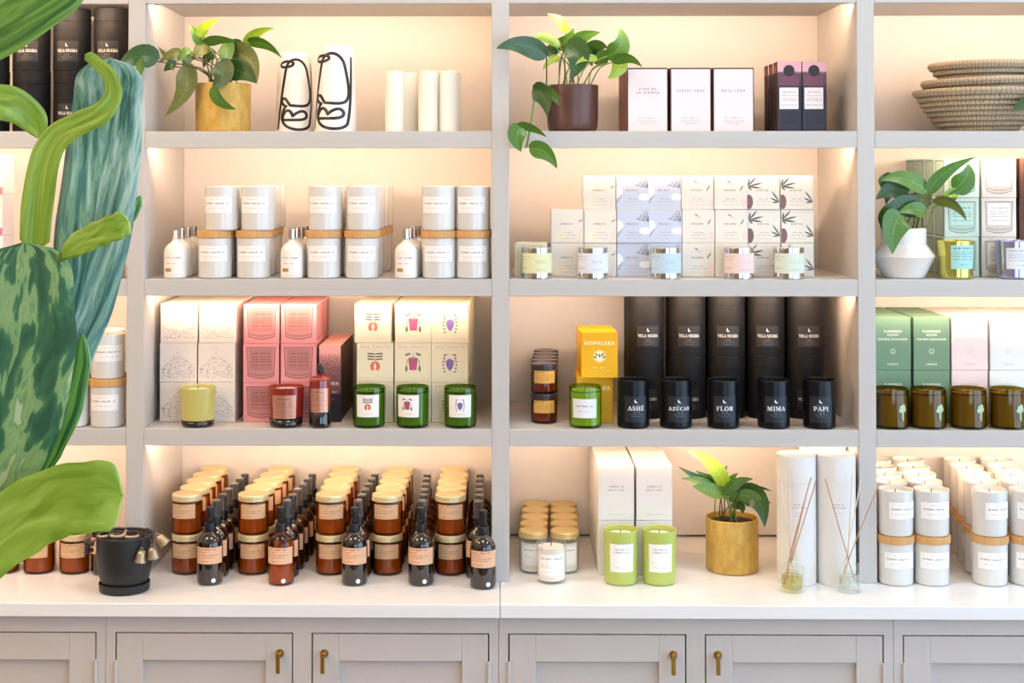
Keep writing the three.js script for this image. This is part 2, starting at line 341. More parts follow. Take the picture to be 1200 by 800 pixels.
// --- black paper tube
const moon = (g, x, y, r, c, bg) => { g.fillStyle = c; g.beginPath(); g.arc(x, y, r, 0, 7); g.fill(); g.fillStyle = bg; g.beginPath(); g.arc(x + r * 0.55, y - r * 0.45, r * 0.95, 0, 7); g.fill(); };
const tubeBlack = '#1b1c1e';
const lblTube = paper(256, 160, (g, w, h) => { fill(g, w, h, tubeBlack); moon(g, 128, 30, 15, '#f2efe8', tubeBlack); words(g, 'VELA NEGRA', 128, 76, 33, '#f2efe8', 'serif', 'bold', 1); strokes(g, 100, 104, 56, 8, '#b9b6b0'); strokes(g, 66, 122, 124, 7, '#8d8a86'); strokes(g, 84, 138, 90, 7, '#8d8a86'); }, 0.5);
const tubeMat = phys(0x17181a, 0.55, { specularIntensity: 0.4 });
const TR = 0.0455, TH = 0.1535;
const blackTube = maker('candle_tube', 'tube', g => {
  mesh('tube_body', lathe([[0, 0], [TR - 0.001, 0], [TR, 0.001], [TR, 0.1195], [TR - 0.0012, 0.1205], [TR - 0.0012, 0.124], [0, 0.124]], 40), tubeMat, g);
  mesh('lid', lathe([[TR - 0.0012, 0.1213], [TR, 0.1213], [TR + 0.0002, 0.122], [TR + 0.0002, TH - 0.0012], [TR - 0.001, TH], [0, TH]], 40), tubeMat, g);
  const l = mesh('label', wrap(TR + 0.0004, 0.050, 0.62, 0.022), lblTube, g); l.material.side = THREE.DoubleSide;
});

// --- near-black candles with names
const inkBlue = '#131b26';
const inkGlass = phys(0x090d14, 0.28, { specularIntensity: 0.6 });
const inkLabel = s => paper(200, 230, (g, w, h) => { fill(g, w, h, inkBlue); moon(g, 100, 42, 17, '#eef1f3', inkBlue); strokes(g, 62, 72, 78, 8, '#8a97a4'); words(g, s, 100, 108, s.length > 5 ? 44 : 52, '#eef1f3', 'serif', 'bold', 1); strokes(g, 76, 140, 50, 8, '#aab4bd'); strokes(g, 46, 156, 110, 8, '#75818d'); strokes(g, 64, 172, 76, 8, '#75818d'); }, 0.45);
const inkCandle = s => candleKind('candle_tumbler', { r: 0.038, h: 0.112, glass: inkGlass, wax: std(0x22252a, 0.5), label: inkLabel(s), lw: 0.72, ly: 0.14, lh: 0.54, inner: 0.014 });

// --- green glass candles with fruit labels (three prints) and their boxes
function fruit(g, k, x, y, s) {                // the three emblems: coral seed fruit, pink berry pot, violet drop
  g.save(); g.translate(x, y); g.scale(s, s); g.lineCap = 'round';
  const leafy = (a, b, c, d, w) => { g.lineWidth = w; g.beginPath(); g.moveTo(a, b); g.lineTo(c, d); g.stroke(); };
  if (k === 0) {
    g.strokeStyle = '#4b4a44'; for (const yy of [-44, -32, -20]) { leafy(-32, yy, -6, yy + 3, 6); leafy(6, yy + 3, 32, yy, 6); } leafy(0, -44, 0, -4, 2.5);
    g.fillStyle = '#c9705f'; g.beginPath(); g.ellipse(-9, 12, 13, 20, 0.15, 0, 7); g.ellipse(9, 12, 13, 20, -0.15, 0, 7); g.fill(); g.fillStyle = '#f1e6d0'; g.beginPath(); g.ellipse(0, 14, 4.5, 14, 0, 0, 7); g.fill();
  } else if (k === 1) {
    g.strokeStyle = '#55534c'; g.fillStyle = '#6f6c62'; g.lineWidth = 2.5;
    for (const d of [-1, 1]) { g.beginPath(); g.moveTo(0, -26); g.quadraticCurveTo(d * 30, -30, d * 30, 14); g.stroke(); g.beginPath(); g.ellipse(d * 24, -40, 14, 5, d * 0.35, 0, 7); g.fill(); g.beginPath(); g.ellipse(d * 30, 24, 6, 13, 0, 0, 7); g.fill(); }
    g.fillStyle = '#a85078'; g.beginPath(); g.moveTo(-21, -16); g.lineTo(21, -16); g.lineTo(16, 30); g.lineTo(-16, 30); g.fill(); g.beginPath(); g.arc(-11, -14, 10, 0, 7); g.arc(11, -14, 10, 0, 7); g.arc(0, -14, 9, 0, 7); g.fill(); leafy(0, -40, 0, -20, 2.5);
  } else {
    g.strokeStyle = '#4d4a55'; g.fillStyle = '#4d4a55';
    for (const d of [-1, 1]) { g.lineWidth = 2; g.beginPath(); g.moveTo(d * 3, 8); g.bezierCurveTo(d * 34, -8, d * 26, -46, d * 8, -38); g.stroke(); for (let i = 0; i < 6; i++) { g.beginPath(); g.ellipse(d * (31 - Math.abs(i - 2.5) * 3), -38 + i * 15, 5, 3.2, d * 0.7, 0, 7); g.fill(); } }
    g.fillStyle = '#7a62a8'; g.beginPath(); g.moveTo(0, 34); g.bezierCurveTo(-26, 10, -20, -22, 0, -20); g.bezierCurveTo(20, -22, 26, 10, 0, 34); g.fill();
  }
  g.restore();
}
const cream = '#ded6bd';
const creamSide = std(0xded6bd, 0.6), creamTop = creamSide;
const fruitBox = [0, 1, 2].map(k => cartonKind('candle_box', 0.0885, 0.0945, 0.081,
  paper(256, 270, (g, w, h) => { fill(g, w, h, cream); words(g, 'Boy Smells', 128, 24, 25, '#a9a291', 'sans-serif', 'normal', 9); fruit(g, k, 128, 138, 1.55); strokes(g, 20, 236, 70, 6, '#c4bca4'); strokes(g, 168, 236, 70, 6, '#c4bca4'); }), creamSide, creamTop));
const greenGlass = phys(0x96b868, 0.05, { transmission: 1, thickness: 0, ior: 1.5 });
const fruitCandle = [0, 1, 2].map(k => candleKind('candle_tumbler', { r: 0.0392, h: 0.0945, r0: 0.0378, glass: greenGlass, wax: phys(0xc9d48e, 0.5), inner: 0.010, ly: 0.28, lh: 0.55, lw: 0.72,
  label: paper(180, 170, (g, w, h) => { fill(g, w, h, '#f4f2ec'); fruit(g, k, 90, 78, 1.1); strokes(g, 50, 142, 80, 6, '#b6b2a8'); }) }));

// --- white boxes with a garden print, ombre pink boxes, taller ombre boxes
const garden = n => paper(256, 270, (g, w, h) => {
  fill(g, w, h, '#e3dad0'); strokes(g, 108, 30, 40, 8, '#c9bdb2'); strokes(g, 108, 128, 42, 9, '#8c8178');
  const cols = ['#b9a79f', '#c8b4a5', '#a9a89a', '#8e8a86', '#d0b8b4', '#6f6a70'];
  for (let i = 0; i < 230 * n; i++) {
    const x = rr(14, 242), e = Math.abs(x - 128) / 114, top = n > 1 ? 60 + 110 * e : 150 + 40 * (1 - e), y = rr(top, 240);
    if (y < 145 && y > 118 && x > 98 && x < 158) continue;
    g.fillStyle = cols[Math.floor(rnd() * 6)]; g.beginPath(); g.ellipse(x, y, rr(1.5, 5), rr(1.2, 3), rr(0, 3), 0, 7); g.fill();
  }
});
const gardenSide = std(0xe3dad0, 0.6), gardenTop = gardenSide;
const gardenLight = garden(1), gardenFull = garden(1.6);
const gardenBox = [gardenLight, gardenFull].map(m => cartonKind('candle_box', 0.0895, 0.0945, 0.081, m, gardenSide, gardenTop));
// a jar outline printed on the box face, in two inks over the box colour
const jarPrint = (bg, ink, jar, panel, text, lines) => paper(256, 270, (g, w, h) => {
  fill(g, w, h, bg);
  g.strokeStyle = ink; g.lineWidth = 4; g.beginPath(); g.moveTo(26, 26); g.lineTo(34, 222); g.quadraticCurveTo(128, 262, 222, 222); g.lineTo(230, 26); g.closePath(); g.fillStyle = jar; g.fill(); g.stroke();
  g.lineWidth = 3; g.beginPath(); g.moveTo(38, 204); g.quadraticCurveTo(128, 234, 218, 204); g.stroke();
  g.fillStyle = panel; g.fillRect(46, 36, 164, 150); strokes(g, 70, 62, 116, 13, text, 5); for (const y of lines) strokes(g, 62, y, 134, 8, text, 9);
});
const roseFace = jarPrint('#d98f92', '#5d3038', '#b47c7e', '#a57070', '#552c32', [90, 106, 122, 146]);
const roseSide = paper(64, 128, (g, w, h) => { fill(g, w, h, '#d98f92'); g.strokeStyle = '#5d3038'; g.lineWidth = 3; g.strokeRect(8, 10, 48, 108); g.fillStyle = '#b47c7e'; g.fillRect(10, 12, 44, 104); });
const roseTop = std(0xd98f92, 0.6);
// dip-print of the tall boxes: ink speckle of separate dots, dense towards the black half
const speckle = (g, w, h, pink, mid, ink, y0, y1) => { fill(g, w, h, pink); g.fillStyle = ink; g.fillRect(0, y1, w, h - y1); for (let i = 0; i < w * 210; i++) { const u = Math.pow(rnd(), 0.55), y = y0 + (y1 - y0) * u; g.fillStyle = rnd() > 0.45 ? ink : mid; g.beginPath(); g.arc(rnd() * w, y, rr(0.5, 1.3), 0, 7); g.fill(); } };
const roseBox = cartonKind('candle_box', 0.0865, 0.094, 0.0835, roseFace, roseSide, roseTop);
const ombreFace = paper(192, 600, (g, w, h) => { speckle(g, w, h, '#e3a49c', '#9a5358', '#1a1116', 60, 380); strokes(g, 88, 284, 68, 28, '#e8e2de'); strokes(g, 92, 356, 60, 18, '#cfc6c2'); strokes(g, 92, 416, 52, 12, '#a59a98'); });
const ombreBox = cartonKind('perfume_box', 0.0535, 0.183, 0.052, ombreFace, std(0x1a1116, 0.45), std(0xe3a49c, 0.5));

// --- botanical cube boxes: four prints
const botanic = (bg, kind, band = true) => paper(256, 264, (g, w, h) => {
  fill(g, w, h, bg);
  const leafAt = (x, y, a, L, W2, c) => { g.save(); g.translate(x, y); g.rotate(a); g.fillStyle = c; g.beginPath(); g.moveTo(0, 0); g.quadraticCurveTo(L * 0.5, -W2, L, 0); g.quadraticCurveTo(L * 0.5, W2, 0, 0); g.fill(); g.restore(); };
  if (kind === 0) { leafAt(250, 78, 2.6, 44, 9, '#6d6a62'); leafAt(256, 72, 3.6, 34, 3, '#b9b2a4'); g.fillStyle = '#efe2c8'; g.beginPath(); g.ellipse(70, 210, 60, 34, -0.5, 0, 7); g.fill(); g.strokeStyle = '#dcb8a4'; g.lineWidth = 4; g.beginPath(); g.moveTo(208, 262); g.lineTo(244, 160); g.stroke(); }
  if (kind === 1) { g.fillStyle = '#f4f6fb'; g.beginPath(); g.arc(4, 128, 44, 0, 7); g.ellipse(224, 168, 48, 28, 0, 0, 7); g.fill(); for (let i = 0; i < 4; i++) { g.strokeStyle = '#5c6272'; g.lineWidth = 4; g.beginPath(); g.moveTo(250, 96 - i * 6); g.lineTo(150 + i * 26, 12 + i * 2 + (3 - i) * 20); g.stroke(); for (let j = 0; j < 6; j++) leafAt(250 - (100 - i * 26) * j / 6, 96 - i * 6 - (84 + i * 4 - (3 - i) * 20) * j / 6, 3.9 + (j % 2), 15, 5, '#585f70'); } g.lineWidth = 5; g.beginPath(); g.moveTo(2, 214); g.lineTo(42, 150); g.stroke(); }
  if (kind === 2) { leafAt(96, 36, 0.5, 40, 10, '#6f7068'); leafAt(104, 62, 0.05, 60, 3, '#8b8a80'); leafAt(196, 124, -1.0, 62, 11, '#6c7766'); g.fillStyle = '#f3d3cc'; g.beginPath(); g.ellipse(232, 212, 26, 34, 0, 0, 7); g.fill(); }
  if (kind === 3) { for (const [a, L] of [[-1.35, 66], [-0.85, 104], [-0.25, 122], [0.12, 110], [0.75, 44]]) leafAt(6, 84, a, L, 14, '#4c5050'); g.fillStyle = '#775a60'; g.beginPath(); g.ellipse(14, 206, 32, 58, 0, 0, 7); g.fill(); for (const [a, L] of [[-2.2, 110], [-2.75, 84], [3.05, 62]]) leafAt(256, 206, a, L, 13, '#54595a'); }
  strokes(g, 74, 106, 106, 16, '#8b8680', 9); strokes(g, 92, 178, 72, 9, '#98928b'); strokes(g, 66, 198, 124, 8, '#a8a29a', 7); strokes(g, 66, 226, 124, 7, '#b4aea6', 9);
});
const cubeSide = std(0xe4dfd3, 0.6);
const cubeBox = [['#e2dccf', 0], ['#c3cddf', 1], ['#e4dfd3', 2], ['#e5e1d6', 3], ['#e4e0be', 2]].map(([c, k]) => cartonKind('candle_box', 0.0782, 0.0806, 0.076, botanic(c, k), cubeSide, cubeSide));
const tinKind = (bg, blob) => {
  const lab = paper(220, 150, (g, w, h) => { fill(g, w, h, bg); strokes(g, 10, 22, 50, 8, '#8f8f88'); strokes(g, 10, 46, 40, 7, '#a2a29a'); strokes(g, 96, 52, 60, 26, blob, 9); strokes(g, 10, 110, 40, 8, '#8f8f88'); strokes(g, 96, 118, 70, 7, '#a2a29a'); });
  return maker('candle_tin', 'candle', g => {
    const r = 0.0362, h = 0.0735;
    mesh('tin', lathe([[0, 0], [r - 0.001, 0], [r, 0.001], [r, 0.010], [r - 0.0008, 0.011], [r - 0.0008, h - 0.011], [r, h - 0.010], [r, h - 0.001], [r - 0.001, h], [0, h - 0.0005]], 40), M.chrome, g);
    const l = mesh('label', wrap(r + 0.0003, 0.047, 1.35, 0.0135), lab, g); l.material.side = THREE.DoubleSide;
  });
};

// --- jar-print boxes of the mint, white and brown ranges
const mintBox = cartonKind('candle_box', 0.0832, 0.0945, 0.082, jarPrint('#c6dad0', '#5d7069', '#a9c6ba', '#b4dad0', '#5d7f78', [92, 108, 124, 152]), paper(64, 128, (g, w, h) => { fill(g, w, h, '#c6dad0'); g.strokeStyle = '#5d7069'; g.lineWidth = 3; g.strokeRect(7, 7, 50, 116); g.fillStyle = '#a9c6ba'; g.fillRect(9, 9, 46, 112); }), std(0xc6dad0, 0.6));
const whiteJarBox = cartonKind('candle_box', 0.0832, 0.0945, 0.082, jarPrint('#d8d3cc', '#6d6862', '#c6c0b8', '#e9e6e2', '#8b8781', [92, 108, 124, 152]), std(0xd8d3cc, 0.6), std(0xd8d3cc, 0.6));
const brownBox = cartonKind('candle_box', 0.0832, 0.0945, 0.082, jarPrint('#4f3020', '#2a1a10', '#4a2d1c', '#5d3a24', '#c7a17e', [92, 108]), std(0x4f3020, 0.6), std(0x4f3020, 0.6));
const filmGlass = (c) => phys(c, 0.1, { metalness: 0.75, iridescence: 1, iridescenceIOR: 1.5, iridescenceThicknessRange: [300, 500] });
const filmLabel = (bg) => paper(200, 190, (g, w, h) => { fill(g, w, h, bg); strokes(g, 20, 18, 160, 15, '#55646a', 6); for (const y of [50, 68, 86, 110]) strokes(g, 20, y, 160, 8, '#70807f', 9); strokes(g, 70, 152, 60, 8, '#6c7c7c'); });
const mintCandle = candleKind('candle_tumbler', { r: 0.0425, h: 0.0895, r0: 0.0385, glass: filmGlass(0xc9c76a), label: filmLabel('#a9dcd4'), lw: 0.75, ly: 0.27, lh: 0.62 });
const violetCandle = candleKind('candle_tumbler', { r: 0.0425, h: 0.0895, r0: 0.0385, glass: filmGlass(0xb4b2d8), label: filmLabel('#e4e6ee'), lw: 0.8, ly: 0.27, lh: 0.55 });

// --- tall garden-estate boxes and olive candles
const tallFace = (bg, ink) => paper(220, 330, (g, w, h) => {
  fill(g, w, h, bg);
  words(g, 'FLAMINGO', 110, 88, 21, ink, 'sans-serif', 'bold'); words(g, 'ESTATE', 110, 110, 20, ink, 'sans-serif', 'bold'); g.save(); g.transform(1, 0, -0.15, 1, 20, 0); words(g, 'Garden Essentials', 110, 136, 20, ink, 'serif', 'bold'); g.restore();
  g.strokeStyle = ink; g.lineWidth = 2.5; g.beginPath(); for (let i = 0; i <= 48; i++) { const a = i / 48 * Math.PI * 2, r = 13 + 4 * Math.cos(a * 6); g.lineTo(110 + r * Math.cos(a), 214 + r * Math.sin(a)); } g.stroke();
  words(g, 'CANDLE', 110, 294, 16, ink, 'sans-serif', 'bold', 1);
});
const tallKind = (face, side, top) => cartonKind('candle_box', 0.0865, 0.1265, 0.085, face, side, top);
const tallGreen = tallKind(tallFace('#6f9479', '#eef0e6'), std(0x6f9479, 0.6), std(0x6f9479, 0.6));
const tallPink = tallKind(tallFace('#f0dcdb', '#cbbcbc'), std(0xf0dcdb, 0.6), std(0xf0dcdb, 0.6));
const tallMint = tallKind(tallFace('#e4ebe7', '#c3cecb'), std(0xe4ebe7, 0.6), std(0xe4ebe7, 0.6));
const oliveGlass = phys(0xb8ab4c, 0.05, { transmission: 1, thickness: 0, ior: 1.5 });
const oliveEmblem = std(0xb7cda6, 0.5);
const oliveCandle = candleKind('candle_tumbler', { r: 0.0418, h: 0.092, glass: oliveGlass, wax: phys(0xb79a3c, 0.5), inner: 0.010, extra: g => {
  // raised tree emblem: crown of small blobs on a forked trunk, set towards the side
  const bits = []; for (const [a, y, s] of [[0.50, 0.050, 0.006], [0.62, 0.053, 0.0055], [0.42, 0.044, 0.005], [0.70, 0.046, 0.005], [0.56, 0.043, 0.006]]) bits.push(new THREE.SphereGeometry(s, 10, 8).scale(1, 1, 0.22).translate(0, y, 0.0420).rotateY(a).toNonIndexed());
  for (const [a, y0, y1] of [[0.53, 0.024, 0.044], [0.60, 0.020, 0.044]]) bits.push(new THREE.BoxGeometry(0.0022, y1 - y0, 0.0014).translate(0, (y0 + y1) / 2, 0.0421).rotateY(a).toNonIndexed());
  const e = mesh('emblem', merge(bits), oliveEmblem, g); e.userData.label = 'pale green tree emblem';
} });

// --- small dark-lidded amber jars, yellow boxes, lime candle
const lblGold = paper(220, 140, (g, w, h) => { fill(g, w, h, '#e3ab52'); strokes(g, 14, 10, 90, 12, '#4f2f12', 8); for (const y of [44, 60, 76, 92]) strokes(g, 20, y, 170, 7, '#b07f36', 9); });
const darkJar = jarKind('candle_jar', 0.0315, 0.0705, phys(0xb07c46, 0.06, { transmission: 1, thickness: 0, ior: 1.5 }), std(0x4a3f40, 0.3, { metalness: 0.5 }), lblGold, amberWax, 0.36, 0.42);
const yellowFace = paper(220, 280, (g, w, h) => {
  fill(g, w, h, '#eab30c'); words(g, 'NOPALERA', 110, 64, 33, '#fbf3d8', 'sans-serif', 'bold', 2);
  g.fillStyle = '#f7ecc8'; g.beginPath(); g.arc(110, 146, 38, 0, 7); g.fill(); g.strokeStyle = '#e0a90a'; g.lineWidth = 2; g.beginPath(); g.arc(110, 146, 33, 0, 7); g.stroke();
  g.fillStyle = '#66703c'; for (const [x, y, a] of [[110, 148, 0], [96, 140, -0.7], [124, 140, 0.7], [88, 154, -1.1], [132, 154, 1.1]]) { g.save(); g.translate(x, y); g.rotate(a); g.beginPath(); g.ellipse(0, -6, 5, 12, 0, 0, 7); g.fill(); g.restore(); }
  strokes(g, 70, 212, 84, 9, '#f7e29c'); strokes(g, 50, 232, 124, 7, '#f4d77c'); strokes(g, 70, 250, 84, 7, '#f4d77c');
});
const yellowBox = cartonKind('candle_box', 0.0875, 0.1085, 0.082, yellowFace, std(0xeab30c, 0.6), std(0xeab30c, 0.6));
const limeCandle = candleKind('candle_tumbler', { r: 0.0385, h: 0.0965, glass: phys(0xc1d679, 0.05, { transmission: 1, thickness: 0, ior: 1.5 }), wax: phys(0xcfe07a, 0.5), inner: 0.010, ly: 0.26, lh: 0.46, lw: 0.78,
  label: paper(160, 140, (g, w, h) => { fill(g, w, h, '#e9eef2'); strokes(g, 20, 46, 120, 14, '#8f9aa8', 9); strokes(g, 46, 86, 70, 8, '#b0b8c2'); }) });

// --- counter: gold-lidded clear jars, open clear candle, tall white boxes, pale green candles, white tubes
const lblWhite = paper(220, 200, (g, w, h) => { fill(g, w, h, '#f5f2ec'); strokes(g, 22, 34, 170, 15, '#8f8f92', 9); strokes(g, 22, 96, 70, 8, '#a5a4a2'); strokes(g, 22, 116, 90, 8, '#a5a4a2'); strokes(g, 22, 160, 110, 8, '#b4b2ae'); });
const clear = thinGlass(0xfcfdfd);
const goldJar = jarKind('candle_jar', 0.0345, 0.0975, clear, M.goldLid, lblWhite, M.wax, 0.22, 0.46);
const openJar = candleKind('candle_jar', { r: 0.0352, h: 0.099, glass: clear, wax: M.wax, label: lblWhite, inner: 0.018, ly: 0.2, lh: 0.5, lw: 0.95 });
const tallWhite = cartonKind('candle_box', 0.0855, 0.1285, 0.0825, paper(220, 330, (g, w, h) => { fill(g, w, h, '#e3e1dd'); strokes(g, 66, 118, 88, 13, '#9a9da6', 7); strokes(g, 60, 140, 98, 12, '#9a9da6', 7); strokes(g, 60, 290, 100, 7, '#bdbcb8', 8); }), std(0xe3e1dd, 0.6), std(0xe3e1dd, 0.6));
const softGreen = phys(0xb7c562, 0.28, { clearcoat: 0.3, clearcoatRoughness: 0.2 });
const lblSage = paper(170, 240, (g, w, h) => { fill(g, w, h, '#f1f3f0'); strokes(g, 40, 40, 84, 14, '#7f8790', 7); strokes(g, 34, 64, 98, 13, '#7f8790', 7); strokes(g, 36, 196, 96, 8, '#a9aeb2', 8); });
const greenTumbler = candleKind('candle_tumbler', { r: 0.0405, h: 0.1235, r0: 0.0378, glass: softGreen, label: lblSage, lw: 0.72, ly: 0.26, lh: 0.52, inner: 0.012 });
const lblPaperTube = paper(200, 160, (g, w, h) => { fill(g, w, h, '#e8e6e2'); strokes(g, 50, 20, 90, 14, '#9b9ba0', 7); strokes(g, 36, 46, 124, 14, '#9b9ba0', 7); strokes(g, 70, 90, 50, 9, '#b5b5b8'); strokes(g, 70, 116, 50, 9, '#b5b5b8'); });
const paperTubeMat = std(0xe6e4e0, 0.5);
const whiteTube = maker('diffuser_tube', 'tube', g => {
  const r = 0.0452, h = 0.296;
  mesh('tube_body', lathe([[0, 0], [r - 0.001, 0], [r, 0.001], [r, h - 0.062], [r - 0.001, h - 0.0612], [r - 0.001, h - 0.058], [0, h - 0.058]], 40), paperTubeMat, g);
  mesh('lid', lathe([[r - 0.001, h - 0.0605], [r, h - 0.0605], [r + 0.0002, h - 0.060], [r + 0.0002, h - 0.001], [r - 0.001, h], [r - 0.006, h - 0.0015], [0, h - 0.0015]], 40), paperTubeMat, g);
  const l = mesh('label', wrap(r + 0.0003, 0.045, 0.55, 0.150), lblPaperTube, g); l.material.side = THREE.DoubleSide;
});

// ---------------------------------------------------------------- merchandise in its places
const ORD = ['first', 'second', 'third', 'fourth', 'fifth', 'sixth', 'seventh'];
function Xat(px, y, z) { let py = 201; for (let i = 0; i < 4; i++) py += (P(px, py, z).y - y) * F / (DIST - z); return P(px, py, z).x; }
const at = (px, row, z, lift = 0, mid = 0.08) => [Xat(px, ROW[row] + lift + mid / 2, z), ROW[row] + lift + 0.0004, z];
// the d-th thing of a straight column that runs back from z0
const col = (px, row, z0, d, step, lift = 0, skew = 0) => { const p = at(px, row, z0, lift); return [p[0] + d * skew, p[1], z0 - d * step]; };
const turnA = () => rr(-0.05, 0.05);

// row 1 (top): black tubes behind the plant
[[132, 'beside the painted upright'], [84.5, 'second from the painted upright'], [37, 'third from the painted upright'], [-11, 'fourth from the painted upright']].forEach(([px, w]) => {
  for (let t = 0; t < 2; t++) blackTube(`black paper candle tube on the top shelf, ${t ? 'upper' : 'lower'} tier, ${w}`, at(px, 1, -0.185, t * TH), turnA(), 'black tubes on the top shelf');
});

// row 1: pillar candles
const pillarMat = phys(0xf3eee0, 0.45);
const pillar = maker('pillar_candle', 'candle', g => {
  mesh('wax', lathe([[0, 0], [0.0222, 0], [0.0236, 0.0015], [0.0236, 0.143], [0.0226, 0.1455], [0.020, 0.147], [0, 0.146]], 32), pillarMat, g);
  mesh('wick', new THREE.CylinderGeometry(0.0012, 0.0012, 0.010, 6).translate(0, 0.150, 0), std(0xe8e0cf, 0.9), g);
});
[[462.5, -0.10, 'end one beside the line-drawn vase'], [501.5, -0.09, 'middle one of the front row'], [525.5, -0.10, 'front row beside the middle one'],
  [482, -0.17, 'behind the gap between two others'], [514, -0.16, 'in the second row behind the middle one'], [529.5, -0.165, 'second row, peeping out at the open end']].forEach(([px, z, w]) =>
  pillar(`plain ivory pillar candle, ${w}`, at(px, 1, z), 0, 'ivory pillar candles on the top shelf'));

// row 1: white vases with a black line drawing
{
  const line = (g, sc) => {
    g.strokeStyle = '#1d1a1a'; g.lineCap = g.lineJoin = 'round'; g.lineWidth = 14 * sc;
    const p = (...c) => { g.beginPath(); g.moveTo(c[0], c[1]); for (let i = 2; i < c.length; i += 6) g.bezierCurveTo(...c.slice(i, i + 6)); g.stroke(); };
    for (const dx of [-256, 0, 256]) {
      g.save(); g.translate(dx, 0);
      p(18, 400, 30, 330, 44, 200, 60, 90, 70, 20, 150, 20, 168, 100, 182, 180, 196, 250, 168, 274);          // head
      p(168, 274, 150, 290, 110, 282, 84, 280, 70, 262, 66, 240, 52, 244, 34, 250, 46, 280, 66, 284, 52, 300, 40, 340, 46, 356);   // nose
      p(46, 356, 56, 300, 84, 290, 96, 336, 116, 312, 150, 296, 160, 330, 160, 362, 120, 356, 48, 356, 56, 410, 150, 424, 176, 384, 190, 340, 196, 200, 206, 60);  // mouth and chin
      g.beginPath(); g.ellipse(62, 64, 36, 15, -0.1, 0, 7); g.stroke();                                       // eye
      g.restore();
    }
  };
  const art = canvasTex(512, 420, (g, w, h) => { fill(g, w, h, '#f4efe8'); line(g, 1); g.save(); g.translate(512, 0); line(g, 1); g.restore(); });
  art.wrapS = THREE.RepeatWrapping;
  const glaze = phys(0xffffff, 0.32, { map: art }), plain = phys(0xf4efe8, 0.32);
  const vase = (px, z, h, rb, rt, turn, label) => {
    const t = thing('line_art_vase', label, 'vase', at(px, 1, z), turn, 'line-drawn vases');
    const N = 24, pts = []; for (let i = 0; i <= N; i++) { const u = i / N, bulge = Math.sin(u * Math.PI) * 0.0012; pts.push([rb + (rt - rb) * Math.pow(u, 1.5) + bulge, 0.001 + (h - 0.001) * u]); }
    mesh('body', lathe(pts, 48), glaze, t);
    mesh('rim', lathe([[rt, h], [rt - 0.001, h + 0.0012], [rt - 0.004, h + 0.0012], [rt - 0.005, h - 0.001], [rb - 0.008, 0.012], [0, 0.010]], 48), plain, t);
  };
  vase(345.5, -0.178, 0.197, 0.0462, 0.0385, -1.15, 'shorter white vase with a black one-line face drawing');
  vase(393.2, -0.118, 0.208, 0.0505, 0.0425, -1.45, 'taller white vase with a black one-line face drawing');
}

// row 1: pale pink boxes with dark edges, and slim dark perfume boxes
{
  const face = lines => paper(220, 340, (g, w, h) => { fill(g, w, h, '#3b2a2c'); g.fillStyle = '#efdfe0'; g.fillRect(5, 7, w - 10, h - 9); lines.forEach((s, i) => words(g, s, 110, 122 + (i - (lines.length - 1) / 2) * 20, 16, '#6e5f66', 'sans-serif', 'bold', 5)); words(g, 'BOY SMELLS', 110, 268, 12, '#8d7c80', 'sans-serif', 'normal', 3); strokes(g, 56, 282, 112, 6, '#a89698', 9); strokes(g, 78, 294, 66, 6, '#a89698', 9); });
  const side = std(0x7d4a38, 0.6), top = std(0x4a3234, 0.6);
  const kinds = [['FLOR DE', 'LA VIRGEN'], ['VIOLET ENDS'], ['ROSE LOAD']].map(l => cartonKind('candle_box', 0.0985, 0.1535, 0.082, face(l), side, top));
  const said = ['beside the brown planter', 'in the middle of three', 'at the open end of three'];
  [757, 807, 856.5].forEach((px, k) => { for (let d = 0; d < 3; d++) kinds[k](`pale pink box with dark edges ${said[k]}, ${ORD[d]} row`, col(px, 1, -0.115, d, 0.083), 0, 'pale pink boxes on the top shelf'); });
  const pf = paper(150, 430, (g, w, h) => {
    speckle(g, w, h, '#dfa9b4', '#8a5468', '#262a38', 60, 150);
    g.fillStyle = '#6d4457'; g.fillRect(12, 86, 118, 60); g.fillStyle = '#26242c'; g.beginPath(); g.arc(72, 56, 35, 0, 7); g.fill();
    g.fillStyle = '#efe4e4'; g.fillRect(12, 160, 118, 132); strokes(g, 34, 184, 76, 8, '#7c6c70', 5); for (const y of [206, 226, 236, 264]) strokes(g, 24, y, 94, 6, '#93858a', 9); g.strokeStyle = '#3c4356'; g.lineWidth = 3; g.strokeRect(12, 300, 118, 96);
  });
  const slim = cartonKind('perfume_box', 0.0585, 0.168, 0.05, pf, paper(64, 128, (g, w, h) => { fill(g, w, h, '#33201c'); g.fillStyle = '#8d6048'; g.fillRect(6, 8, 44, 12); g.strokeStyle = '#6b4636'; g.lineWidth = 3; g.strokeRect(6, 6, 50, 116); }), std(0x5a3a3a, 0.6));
  [[923, 'beside the pale pink boxes'], [952, 'next to the lit side panel']].forEach(([px, w]) => { for (let d = 0; d < 3; d++) slim(`slim dark box with pink top ${w}, ${ORD[d]} row`, col(px, 1, -0.095, d, 0.062), 0, 'slim perfume boxes'); });
}

